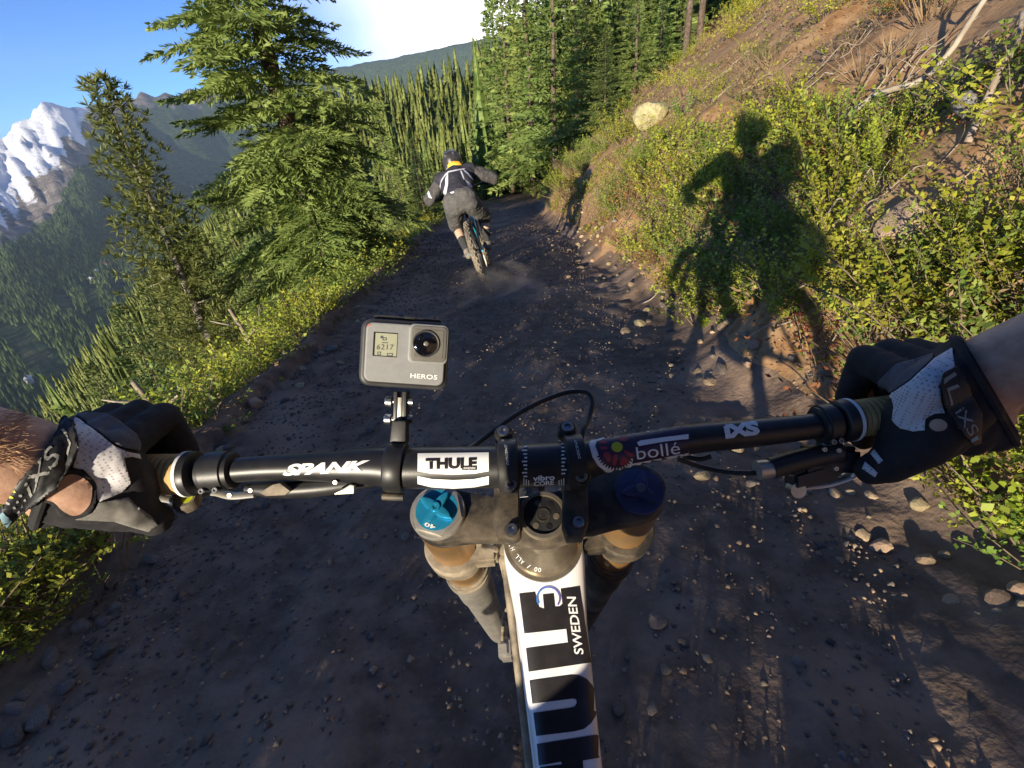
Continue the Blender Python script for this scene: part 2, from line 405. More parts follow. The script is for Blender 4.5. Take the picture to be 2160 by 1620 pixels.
# ================================================================== THE SETTING
MT['trail'] = mat('trail_dirt', (.138, .096, .068), (.235, .167, .122), 9, .95, 1.0, bscale=42, geo=True, c3=(.30, .215, .155), s3=1.3, spec=.2)
MT['soil'] = mat('bank_soil', (.27, .145, .065), (.46, .29, .15), 5, .95, .8, bscale=30, geo=True, c3=(.38, .25, .145), s3=1.4, spec=.2)
def forest_floor(m):
    n = m.node_tree; N = n.nodes; L = n.links; b = N['Principled BSDF']; src = b.inputs['Base Color'].links[0].from_socket
    g = N.new('ShaderNodeNewGeometry'); ln = N.new('ShaderNodeVectorMath'); ln.operation = 'LENGTH'; L.new(g.outputs['Position'], ln.inputs[0])
    mr = N.new('ShaderNodeMapRange'); mr.inputs[1].default_value = 17; mr.inputs[2].default_value = 34; L.new(ln.outputs['Value'], mr.inputs[0])
    t = N.new('ShaderNodeTexNoise'); t.inputs['Scale'].default_value = .6; t.inputs['Detail'].default_value = 6; L.new(g.outputs['Position'], t.inputs['Vector'])
    c = N.new('ShaderNodeMix'); c.data_type = 'RGBA'; c.inputs[6].default_value = (.045, .065, .018, 1); c.inputs[7].default_value = (.13, .14, .04, 1); L.new(t.outputs['Fac'], c.inputs[0])
    x = N.new('ShaderNodeMix'); x.data_type = 'RGBA'; L.new(mr.outputs[0], x.inputs[0]); L.new(src, x.inputs[6]); L.new(c.outputs[2], x.inputs[7]); L.new(x.outputs[2], b.inputs['Base Color'])
forest_floor(MT['soil'])
def cover_mat():
    m = bpy.data.materials.new('valley_cover'); m.use_nodes = True; n = m.node_tree; N = n.nodes; L = n.links; b = N['Principled BSDF']; b.inputs['Roughness'].default_value = .95; b.inputs['Specular IOR Level'].default_value = .15
    g = N.new('ShaderNodeNewGeometry'); a = N.new('ShaderNodeAttribute'); a.attribute_name = 'cover'; sp = N.new('ShaderNodeSeparateColor'); L.new(a.outputs['Color'], sp.inputs[0])
    def noise(s, d=6):
        t = N.new('ShaderNodeTexNoise'); t.inputs['Scale'].default_value = s; t.inputs['Detail'].default_value = d; t.inputs['Roughness'].default_value = .7; L.new(g.outputs['Position'], t.inputs['Vector']); return t.outputs['Fac']
    def mixc(f, x, y):
        q = N.new('ShaderNodeMix'); q.data_type = 'RGBA'; L.new(f, q.inputs[0])
        for s, v in ((6, x), (7, y)):
            if isinstance(v, tuple): q.inputs[s].default_value = (*v, 1)
            else: L.new(v, q.inputs[s])
        return q.outputs[2]
    def ramp(f, lo, hi):
        q = N.new('ShaderNodeMapRange'); q.inputs[1].default_value = lo; q.inputs[2].default_value = hi; L.new(f, q.inputs[0]); return q.outputs[0]
    def add(f, h, k):
        q = N.new('ShaderNodeMath'); q.operation = 'MULTIPLY_ADD'; L.new(h, q.inputs[0]); q.inputs[1].default_value = k; L.new(f, q.inputs[2]); return q.outputs[0]
    forest = mixc(ramp(noise(.03), .4, .62), (.030, .055, .022), (.085, .125, .05))
    meadow = mixc(noise(.01), (.09, .11, .04), (.20, .17, .09))
    c = mixc(ramp(add(sp.outputs[2], noise(.006, 3), .6), .95, 1.1), forest, meadow)
    rock = mixc(ramp(noise(.012), .35, .65), (.13, .11, .10), (.33, .29, .25))
    c = mixc(ramp(add(sp.outputs[1], noise(.006), .5), .68, .82), c, rock)
    c = mixc(ramp(add(sp.outputs[0], noise(.006, 9), 1.5), 1.03, 1.17), c, (.86, .88, .92))
    L.new(c, b.inputs['Base Color'])
    bp = N.new('ShaderNodeBump'); bp.inputs['Strength'].default_value = .8; bp.inputs['Distance'].default_value = 22; L.new(noise(.018, 8), bp.inputs['Height']); L.new(bp.outputs[0], b.inputs['Normal'])
    return m
MT['cover'] = cover_mat()
def make_ground():
    A = np.concatenate([np.arange(-104, -64, .4), np.arange(-64, 58, .22), np.arange(58, 98, .4), np.arange(98, 256, 4.0)]); A = np.radians(A); na = len(A)
    R = [0.35]
    while R[-1] < 9200: R.append(R[-1]*1.028+.004)
    R = np.array(R); nr = len(R)
    RR, AA = np.meshgrid(R, A, indexing='ij'); X = RR*np.sin(AA); Y = RR*np.cos(AA)
    # wrap angle for the far field
    Z = H(X, Y)
    u = X-xc(Y); e_ = np.minimum(u+HL-edge(Y, 2), HR+edge(Y, 1)-u); on = (Y > -2.9) & (Y < 57.5)
    Z = np.where(on, Z-.16*np.clip(e_/.07, 0, 1), Z)
    V = np.stack([X, Y, Z], -1)
    az = np.degrees(np.arctan2(X, Y)); f, s = far(np.arctan2(X, Y), RR)
    line = interp(az, [-60, -44, -40, -36.8, -35.2, -33.5, -20], [.30, .36, .44, .56, .86, 1.5, 3])
    streak = .16*fbm(az*2.2, RR/1500, 4, 41)
    snow = np.clip(.5+(s+streak-line-.06)*4.5, 0, 1)
    rock = np.clip(.5+(s+streak*.7-np.minimum(line-.12, interp(az, [-36, -33, -24, -18], [.74, .84, .86, 1.3])))*7, 0, 1)
    clear = np.clip(.5+.9*fbm(az*.9, RR/420, 3, 51), 0, 1)*(RR > 900)*(s <= .01)
    Cc = np.stack([snow, rock, clear*.75, np.ones_like(snow)], -1)
    cuts = [('hillside', 0, int(np.searchsorted(R, 300))), ('valley', int(np.searchsorted(R, 300)), int(np.searchsorted(R, 2400))), ('mountain', int(np.searchsorted(R, 2400)), nr-1)]
    for nm, i0, i1 in cuts:
        n = i1-i0+1; vv = V[i0:i1+1].reshape(-1, 3)
        I, J = np.meshgrid(np.arange(n-1), np.arange(na), indexing='ij'); J2 = (J+1) % na
        Fq = np.stack([I*na+J, (I+1)*na+J, (I+1)*na+J2, I*na+J2], -1).reshape(-1, 4)[:, ::-1]
        me = np_mesh(nm, vv, Fq, [MT['soil'] if nm == 'hillside' else MT['cover']], True)
        if nm != 'hillside':
            at_ = me.color_attributes.new('cover', 'FLOAT_COLOR', 'POINT'); at_.data.foreach_set('color', Cc[i0:i1+1].reshape(-1).astype(np.float32))
        tag(link(nm, me), kind='structure')
make_ground()
def make_trail():
    ys = np.concatenate([np.arange(-3, .2, .08), np.arange(.2, 6, .028), np.arange(6, 14, .06), np.arange(14, 58, .3)]); us = np.concatenate([np.arange(-HL-.45, HR+.45, .03)])
    YY, UU = np.meshgrid(ys, us, indexing='ij'); X = UU+xc(YY); Z = trail_z(X, YY)
    e = np.minimum(UU+HL-edge(YY, 2), HR+edge(YY, 1)-UU); Hh = H(X, YY)
    t = np.clip(e/.25, 0, 1); rub = .035*np.clip(1-np.abs(e-.05)/.3, 0, 1)*(fbm(X*7, YY*7, 3, 91)+.3); Z = np.where(e > 0, Z*t+(Hh+.012)*(1-t)+rub, Hh+.014+np.minimum(e+.22, 0)*.6+rub*np.clip(1+e*4, 0, 1))
    V = np.stack([X, YY, Z], -1).reshape(-1, 3); n, k = YY.shape
    I, J = np.meshgrid(np.arange(n-1), np.arange(k-1), indexing='ij')
    Fq = np.stack([I*k+J, I*k+J+1, (I+1)*k+J+1, (I+1)*k+J], -1).reshape(-1, 4)
    tag(link('trail', np_mesh('trail', V, Fq, [MT['trail']], True)), kind='structure')
make_trail()

# ------------------------------------------------------------------ conifers
MT['fir'] = mat('fir_needles', (.095, .145, .030), (.25, .31, .085), 1.6, .6, rand=.2, transl=.22, spec=.25, lo=.35, hi=.65)
MT['darkfir'] = mat('dark_fir_needles', (.045, .075, .020), (.13, .165, .048), 1.6, .6, rand=.2, transl=.18, spec=.25, lo=.35, hi=.65)
MT['pine'] = mat('pine_needles', (.11, .145, .034), (.26, .29, .09), 2.5, .6, rand=.1, transl=.2, spec=.25)
MT['bark'] = mat('bark', (.075, .052, .038), (.17, .135, .105), 8, .95, .6, bscale=30, spec=.15)
MT['greybark'] = mat('grey_bark', (.16, .14, .12), (.32, .29, .25), 8, .95, .6, bscale=30, spec=.15)
UPV = Vector((0, 0, 1))
class Leaves:
    def __init__(s): s.V = []; s.F = []
    def diamond(s, b, t, side, w, lift=0, mid=.45):
        k = len(s.V); m = b.lerp(t, mid); up = Vector((0, 0, lift))
        s.V += [b, m+side*w+up*.0, t, m-side*w+up*.0]; s.F.append((k, k+1, k+2, k+3))
    def mesh(s, name, mats): return np_mesh(name, np.array([tuple(v) for v in s.V]), np.array(s.F), mats)
def trunk_bm(Ht, r0, lean=0, limbs=0, seed=0, n=9):
    rg = random.Random(seed); bm = bmesh.new(); pts = [Vector((lean*Ht*(t**1.4)+rg.uniform(-1, 1)*.012*Ht*t, rg.uniform(-1, 1)*.01*Ht*t, Ht*t-.35*(t == 0))) for t in (0, .15, .3, .5, .7, .85, .98)]
    sweep(bm, pts, [r0*1.25, r0*.95, r0*.8, r0*.58, r0*.36, r0*.2, r0*.05], n)
    for i in range(limbs):
        t = rg.uniform(.06, .55); a = rg.uniform(0, 6.28); d = Vector((math.cos(a), math.sin(a), rg.uniform(-.3, .25))); l = rg.uniform(.3, 1.0)*Ht*.11
        p = Vector((lean*Ht*(t**1.4), 0, Ht*t)); sweep(bm, [p, p+d*l*.5, p+d*l+Vector((0, 0, rg.uniform(-.1, .1)*l))], [r0*.16, r0*.11, r0*.03], 5)
    return bm
def crown(Ht, R, nb, spacing, seed, base=.06, sub=0, droop=.35, wid=.16, lean=0, power=.85, jit=.3, up=.5):
    rg = random.Random(seed); lv = Leaves(); ga = 2.399963
    for i in range(nb):
        t = base+(1-base)*((i+.5)/nb)**.85; hgt = t*Ht; tt = (t-base)/(1-base)
        ln = R*((1-tt)**power)*rg.uniform(1-jit, 1.12)+.04*R
        a = i*ga+rg.uniform(-.35, .35); o = Vector((math.cos(a), math.sin(a), 0)); sd = Vector((-o.y, o.x, 0))
        e0 = rg.uniform(-.05, .25)+up*tt; dr = droop*(1-tt*.7)*rg.uniform(.6, 1.3)
        ax = Vector((lean*Ht*(t**1.4), 0, hgt))
        def path(s): return ax+o*(ln*s)+UPV*(ln*(e0*s-dr*s*s*1.1+.35*dr*s**4))
        k = max(3, int(ln/spacing))
        for j in range(k):
            s = (j+.7)/k
            if s < .12: continue
            p = path(s); q = path(min(s+.06, 1.03)); d = (q-p).normalized(); tl = ln*(.42*(1-s)**.7+.10)*rg.uniform(.75, 1.25)
            for sg in (-1, 1):
                an = rg.uniform(.7, 1.1); td = (d*math.cos(an)+sd*sg*math.sin(an)+UPV*rg.uniform(-.28, .10)).normalized(); tip = p+td*tl
                nn = Vector((rg.uniform(-1, 1), rg.uniform(-1, 1), rg.uniform(.1, 1))).normalized(); sdv = td.cross(nn).normalized()
                if not sub: lv.diamond(p, tip, sdv, tl*wid)
                else:
                    m = max(2, int(tl/(spacing*.85)))
                    for q2 in range(m):
                        s2 = (q2+.35)/m; pp = p.lerp(tip, s2); l2 = min(max(tl*.36*(1-s2*.6), spacing*1.0), spacing*1.9)*rg.uniform(.8, 1.2)
                        for s3 in (-1, 1):
                            a2 = rg.uniform(.5, .9); d2 = (td*math.cos(a2)+sdv*s3*math.sin(a2)+UPV*rg.uniform(-.25, .18)).normalized()
                            n2 = Vector((rg.uniform(-1, 1), rg.uniform(-1, 1), rg.uniform(-.2, 1))).normalized(); lv.diamond(pp, pp+d2*l2, d2.cross(n2).normalized(), l2*.105)
                    lv.diamond(p.lerp(tip, .6), tip+td*spacing, sdv, spacing*.35)
        if not sub: 
            tp = path(1); lv.diamond(path(.75), tp+o*ln*.08, sd, ln*.07)
    top = Vector((lean*Ht, 0, Ht))
    for j in range(7): 
        a = j*.9; d = Vector((math.cos(a)*.3, math.sin(a)*.3, .8)); b = top-UPV*(.09*Ht*j/7); lv.diamond(b, b+d*.045*Ht, Vector((-math.sin(a), math.cos(a), 0)), .006*Ht)
    return lv
TREES = 0
def tree_thing(name, x, y, Ht, crown_me, trunk_me, label, group, rz, scale=1.0):
    z = Hs(x, y); t = thing(name, (x, y, z-.1), label, 'tree', group, (0, 0, rz)); t.scale = (scale,)*3
    link('trunk', trunk_me, t); link('crown', crown_me, t); return t
def place_px(px, py, r):
    """pixel of the tree top and a distance: ground spot and height"""
    a, e = azel(px, py); x, y = r*math.sin(a), r*math.cos(a); return x, y, 1.25+r*math.tan(e)-Hs(x, y)
def smooth_mesh(name, bm, m): return bm_mesh(name, bm, m)
# the great fir at the edge of the trail
x, y = -3.05, 8.3
hero = crown(10.6, 1.88, 340, .060, 3, base=.03, sub=1, droop=.62, jit=.55, power=.95, up=.35)
tree_thing('fir_tree', x, y, 10.6, hero.mesh('crown', [MT['fir']]), smooth_mesh('trunk', trunk_bm(10.4, .16, 0, 16, 1), MT['bark']), 'tallest broad fir tree with shaggy boughs rising at the drop-off edge beside the trail', None, .6)
# the thin leaning pine
def pine(Ht, R, nb, seed, lean=0):
    rg = random.Random(seed); lv = Leaves()
    for i in range(nb):
        t = .18+.82*((i+.5)/nb); a = i*2.4+rg.uniform(-.5, .5); ln = R*(1-(t-.18)/.82)**.6*rg.uniform(.35, 1.15)+.08; o = Vector((math.cos(a), math.sin(a), 0))
        p0 = Vector((lean*Ht*(t**1.4), 0, Ht*t))
        for j in range(max(2, int(ln/.10))):
            s = (j+1)/max(2, int(ln/.10)); p = p0+o*ln*s+UPV*ln*(.15*s+.25*s*s); 
            for q in range(22):
                d = Vector((rg.uniform(-1, 1), rg.uniform(-1, 1), rg.uniform(-.3, 1.1))).normalized(); d = (d+o*.5).normalized(); l = rg.uniform(.06, .13)
                sdv = d.cross(Vector((rg.uniform(-1, 1), rg.uniform(-1, 1), 1))).normalized(); lv.diamond(p, p+d*l, sdv, l*.085)
    return lv
px_, py_, ph = place_px(175, 150, 8.2)
tree_thing('pine_tree', px_, py_, ph, pine(ph, .82, 240, 5, .03).mesh('crown', [MT['pine']]), smooth_mesh('trunk', trunk_bm(ph, .085, .03, 34, 2), MT['greybark']), 'slender sparse pine with grey trunk and dead lower twigs standing alone below the trail', None, 0)
# mid-detail conifers: shared meshes
def midtree(seed, Ht, R, nb, sp, m, sub=0, **k):
    return crown(Ht, R, nb, sp, seed, sub=sub, **k).mesh('crown', [m]), smooth_mesh('trunk', trunk_bm(Ht*.98, Ht*.013, 0, 4, seed, 7), MT['bark'])
NEARFIR = [midtree(20+i, 6, 1.25+.15*i, 110, .10, MT['fir' if i < 2 else 'darkfir'], sub=1, jit=.35) for i in range(4)]
def near_tree(px, py, r, kind, label, group=None, hmin=1.5):
    x, y, h = place_px(px, py, r); h = max(h, hmin); c, t = NEARFIR[kind]
    return tree_thing('fir_tree', x, y, h, c, t, label, group, random.uniform(0, 6), h/6)
NT = [(300, 590, 13, 2, 'dark fir standing directly below the slender grey pine'), (395, 470, 17, 0, 'bright green fir between the slender pine and the broad fir'), (240, 640, 17, 3, 'dark fir farthest down the slope beyond the slender grey pine'),
      (455, 400, 21, 1, 'pointed green fir on the valley side of the tallest broad fir'), (350, 560, 20, 1, 'light green fir behind the slender pine'), (500, 520, 11, 0, 'short bushy fir tucked against the tallest broad fir'),
      (430, 560, 10, 1, 'small fir with wide skirt between pine trunk and broad fir'), (868, 285, 17, 2, 'narrow dark fir beside the helmeted cyclist'), (825, 310, 15, 0, 'green fir between the broad fir and the narrow dark fir'),
      (905, 330, 24, 1, 'low fir peeping out behind the narrow dark fir'), (790, 210, 21, 0, 'tall green fir half hidden behind the trail side of the broad fir'), (180, 760, 11, 3, 'young dark fir low on the slope beneath the pines'), (350, 800, 8.5, 2, 'stocky dark fir close under the trail edge by the gloved hand')]
for px, py, r, k, lb in NT: near_tree(px, py, r, k, lb)
# firs on the right where the trail turns behind the bank
RTREES = [(1110, -230, 25, 0, 10, 'tall lit fir where the trail bends out of sight'), (1165, -330, 23, 1, 12, 'tall shaded fir with a bare pale trunk at the trail bend'), (1060, -120, 30, 1, 10, 'tall fir at the far outside of the trail bend'),
          (1215, -250, 27, 0, 12, 'dark fir on the uphill side of the trail bend'), (1280, 45, 17, 3, 4, 'small spiky dark fir alone on the open bank'), (1345, -160, 26, 1, 10, 'green fir above the boulder on the upper bank'), (1235, -120, 34, 0, 10, 'pale green fir behind the small spiky fir'), (1085, -60, 34, 0, 9, 'fir on the ridge side of the tall bend trees'), (1135, -90, 38, 1, 9, 'fir standing behind the pale trunk at the bend'), (1190, -60, 36, 0, 9, 'pale fir between the bend trees'), (1260, -90, 42, 1, 9, 'fir rising behind the small spiky fir'), (1310, -60, 36, 0, 9, 'light green fir on the skyline above the spiky fir'), (1395, -120, 32, 1, 9, 'fir on the skyline beside the bare-trunked pair'), (1040, -20, 44, 0, 9, 'fir at the far end of the bend trees toward the ridge')]
for px, py, r, k, h, lb in RTREES:
    a, e = azel(px, max(py, 60)); x, y = r*math.sin(a), r*math.cos(a); c, t = NEARFIR[k]
    hh = 1.25+r*math.tan(azel(px, py)[1])-Hs(x, y)
    tree_thing('fir_tree', x, y, hh, c, t, lb, None, random.uniform(0, 6), max(hh, 2)/6)
# bare trunks at the top of the bank
for i, (px, py, r) in enumerate([(1452, 55, 24), (1478, 48, 25)]):
    a, e = azel(px, py); x, y = r*math.sin(a), r*math.cos(a)
    t = thing('fir_tree', (x, y, Hs(x, y)-.2), 'bare-trunked dark fir, one of a pair at the top of the bank', 'tree', 'pair of bare-trunked firs', (0, 0, i))
    link('trunk', smooth_mesh('trunk', trunk_bm(11, .13, 0, 10, 60+i), MT['bark']), t); link('crown', crown(11, 2.2, 60, .2, 70+i, base=.4).mesh('crown', [MT['darkfir']]), t)

# forest on the slopes: up to ~270 single trees, the rest one mass
MIDS = []
for i in range(5):
    Ht = 12; cr = crown(Ht, 1.9+.25*(i % 3), 64, .34, 100+i, base=.04, wid=.20, jit=.3, droop=.3)
    k_old = k = len(cr.V); tb = trunk_bm(Ht, .16, 0, 0, i, 5); tb.verts.index_update(); tv = [v.co.copy() for v in tb.verts]; tf = [tuple(v.index+k for v in f.verts) for f in tb.faces]; tb.free()
    V = cr.V+tv; Fs = cr.F+tf
    g_ = random.Random(i+50)
    for tier in range(8):
        zb = 12*tier/8*.93-.1; ztp = 12*min(1, (tier+1.7)/8); rb = 1.3*(1-tier/8*.9); n8 = 12; k0 = len(cr.V)
        for j in range(n8): a = j*2*math.pi/n8+tier; q = rb*g_.uniform(.75, 1.2)*(.55 if j % 2 else 1.15); cr.V.append(Vector((q*math.cos(a), q*math.sin(a), zb+g_.uniform(-.4, .4))))
        cr.V.append(Vector((0, 0, ztp)))
        for j in range(0, n8, 2): cr.F.append((k0+j, k0+j+1, k0+(j+2) % n8, k0+n8))
    k = len(cr.V); tf = [tuple(q-k_old+k for q in f) for f in tf]; V = cr.V+tv; Fs = cr.F+tf
    MIDS.append(mesh_from('conifer', V, Fs, [MT['fir' if i != 3 else 'darkfir'], MT['bark']], False, [0]*len(cr.F)+[1]*len(tf)))
def corridor(x, y):
    u = x-xc(y); return (u > -3.2) & (u < 13) & (y < 34)
cand = []
rg = np.random.RandomState(11)
n = 60000; aa = np.radians(rg.uniform(-56, 24, n)); rr_ = np.exp(rg.uniform(math.log(24), math.log(320), n)); X = rr_*np.sin(aa); Y = rr_*np.cos(aa); Zg = H(X, Y)
keep = ~corridor(X, Y) & ~((np.degrees(aa) > 9) & (rr_ < 30)); X, Y, Zg, rr_, aa = X[keep], Y[keep], Zg[keep], rr_[keep], aa[keep]
grid = {}; pts = []
for i in np.argsort(rr_):
    g = 1.55+rr_[i]*.0045; key = (int(X[i]//g), int(Y[i]//g), int(math.log(rr_[i])*3))
    if key in grid: continue
    grid[key] = 1; el = math.atan2(Zg[i]+9-1.25, rr_[i]); pts.append(i)
# thin out the near left slope so that the valley shows past it
sel = []
for i in pts:
    a = math.degrees(aa[i]); hgt = rg.uniform(2.9, 9.4)*(1 if rr_[i] > 60 else .85)*(1+.9*max(0, min(1, (a+2)/5)))
    eltop = math.degrees(math.atan2(Zg[i]+hgt-1.25, rr_[i])); lim = np.interp(a, [-60, -49, -40, -36, -31, -26, -20, -13, -5, 2, 8], [-21, -18.2, -14, -11.3, -9, -6.5, 0, 3.3, 4.0, 4.8, 14])
    if eltop > lim:
        hgt -= rr_[i]*(math.tan(math.radians(eltop))-math.tan(math.radians(lim)))
    if hgt > 2.8: sel.append((i, hgt))
sel.sort(key=lambda q: -q[1]/rr_[q[0]])
hid = lambda i: -26.5 < math.degrees(aa[i]) < -12.5                     # behind the broad fir
ind = [q for q in sel if not hid(q[0])][:285]; ids = set(q[0] for q in ind); rest = [q for q in sel if q[0] not in ids]
print('FOREST', len(sel), len(rest))
for k, (i, hgt) in enumerate(ind):
    left = math.degrees(aa[i]) < -20
    o = link('conifer', MIDS[rg.randint(5)], None, (X[i], Y[i], Zg[i]-.2)); s = hgt/12; o.scale = (s*rg.uniform(.85, 1.1),)*2+(s,); o.rotation_euler = (0, 0, rg.uniform(0, 6.28))
    tag(o, 'slender conifer in the crowded forest falling away into the valley' if left else 'slender conifer in the dense forest covering the ridge ahead of the cyclist', 'tree', 'conifers of the valley-side forest' if left else 'conifers of the ridge forest')
LOW = []
for i in range(5):
    c = crown(12, 1.75+.15*i, 26, .7, 300+i, base=.02, wid=.34, jit=.3, droop=.3); g_ = random.Random(i)
    for tier in range(6):                                               # dense inner boughs
        zb = 12*tier/6*.93-.1; ztp = 12*min(1, (tier+1.6)/6); rb = 1.5*(1-tier/6*.92); n8 = 8; k0 = len(c.V)
        for j in range(n8): a = j*2*math.pi/n8+tier; q = rb*g_.uniform(.75, 1.2)*(.55 if j % 2 else 1.15); c.V.append(Vector((q*math.cos(a), q*math.sin(a), zb+g_.uniform(-.4, .4))))
        c.V.append(Vector((0, 0, ztp)))
        for j in range(0, n8, 2): c.F.append((k0+j, k0+j+1, k0+(j+2) % n8, k0+n8))
    LOW.append((np.array([tuple(v) for v in c.V]), np.array(c.F)))
CONE = []
for v, f in LOW:
    k0 = int(f[-24, 0]); vc = v[k0:].copy(); vc[:, :2] *= 1.25; CONE.append((vc, f[-24:]-k0))
VV = []; FF = []; k = 0; MI = []
for i, hgt in rest:
    v, f = (LOW if rr_[i] < 62 else CONE)[rg.randint(5)]; s = hgt/12; a = rg.uniform(0, 6.28); c, d = math.cos(a)*s, math.sin(a)*s
    VV.append(np.stack([v[:, 0]*c-v[:, 1]*d+X[i], v[:, 0]*d+v[:, 1]*c+Y[i], v[:, 2]*s+Zg[i]-.2], -1)); FF.append(f+k); k += len(v); MI.append(np.full(len(f), (0, 0, 1, 2)[rg.randint(4)]))
MT['firpale'] = mat('ridge_pale_needles', (.15, .19, .05), (.30, .34, .10), .35, .6, transl=.22, spec=.2)
MT['firmass'] = mat('ridge_needles', (.10, .13, .028), (.25, .27, .075), .35, .6, transl=.22, spec=.2, lo=.35, hi=.65)
tag(link('ridge_forest', np_mesh('ridge_forest', np.concatenate(VV), np.concatenate(FF), [MT['firmass'], MT['darkfir'], MT['firpale']], mi=np.concatenate(MI))), 'deeper rows of the dense green conifer forest on the ridge', 'forest', kind='stuff')
MT['farforest'] = mat('far_forest_needles', (.045, .08, .028), (.115, .16, .055), .02, .9, geo=True, spec=.1, transl=.1)
n = 42000; aa2 = np.radians(rg.uniform(-57, -9, n)); r2 = np.sqrt(rg.uniform(300**2, 4300**2, n)); kk = (rg.uniform(0, 1, n) < np.clip(r2/1500, .35, 1)); aa2, r2 = aa2[kk], r2[kk]
X2 = r2*np.sin(aa2); Y2 = r2*np.cos(aa2); Z2 = H(X2, Y2); f2, s2 = far(aa2, r2); a2d = np.degrees(aa2)
line2 = interp(a2d, [-60, -44, -40, -36.8, -35.2, -33.5, -20], [.30, .36, .44, .56, .86, 1.5, 3]); clr = .5+.9*fbm(a2d*.9, r2/420, 3, 51)
ok2 = (s2 < line2-.14) & ((s2 > .01) | (clr < .62))
def mass_np(name, X, Y, Z, h, w, m, lab, cat):
    n = len(X); sides = 5; a0 = rg.uniform(0, 6.28, n); VV = []; 
    for t in range(sides):
        a = a0+t*2*math.pi/sides; VV.append(np.stack([X+w*np.cos(a), Y+w*np.sin(a), Z-2], -1))
    VV.append(np.stack([X, Y, Z+h], -1)); V = np.stack(VV, 1).reshape(-1, 3); b = np.arange(n)*(sides+1)
    FF = np.concatenate([np.stack([b+j, b+(j+1) % sides, b+sides], -1) for j in range(sides)]); tag(link(name, np_mesh(name, V, FF, [m])), lab, cat, kind='stuff')
mass_np('valley_forest', X2[ok2], Y2[ok2], Z2[ok2], rg.uniform(15, 30, ok2.sum()), rg.uniform(3.5, 6, ok2.sum()), MT['farforest'], 'blue-green conifer forest carpeting the valley and the mountain flank', 'forest')

# village roofs in the valley
MT['vroof'] = mat('red_roof', (.28, .07, .05), (.18, .05, .04), .1, .8); MT['vwall'] = mat('pale_wall', (.7, .68, .63), (.55, .53, .5), .1, .8); MT['vgrey'] = mat('grey_roof', (.55, .55, .56), (.4, .4, .42), .1, .7)
def house(px, py, dist, w, d, h, red, label):
    a, e = azel(px, py); x, y = dist*math.sin(a), dist*math.cos(a); z = Hs(x, y)+4
    t = thing('valley_house', (x, y, z), label, 'house', 'red-roofed valley buildings' if red else 'pale valley buildings', (0, 0, a+random.uniform(-.4, .4)))
    bm = bmesh.new(); box(bm, (0, 0, h/2-8), ((1, 0, 0), (0, 1, 0), (0, 0, 1)), (w/2, d/2, h/2+8)); link('wall', bm_mesh('wall', bm, MT['vwall'], False), t)
    bm = bmesh.new(); prism(bm, [(-w/2-2, -d/2-2, h), (-w/2-2, d/2+2, h), (-w/2-2, 0, h+d*.4)], (w+4, 0, 0)); link('roof', bm_mesh('roof', bm, MT['vroof' if red else 'vgrey'], False), t)
for i, (px, py, red) in enumerate([(385, 425, 1), (366, 436, 1), (420, 398, 0), (432, 388, 0), (445, 375, 0), (408, 405, 0), (222, 555, 1), (192, 586, 0), (205, 572, 0), (60, 800, 0)]):
    a, e = azel(px, py); dist = min(4300, (480-11)/math.tan(-e))
    lb = {1: 'tiny red-roofed building in a clearing of the valley forest', 0: 'tiny pale building among trees on the valley floor'}[red]
    house(px, py, dist, random.uniform(14, 24), 11, 7, red, lb)
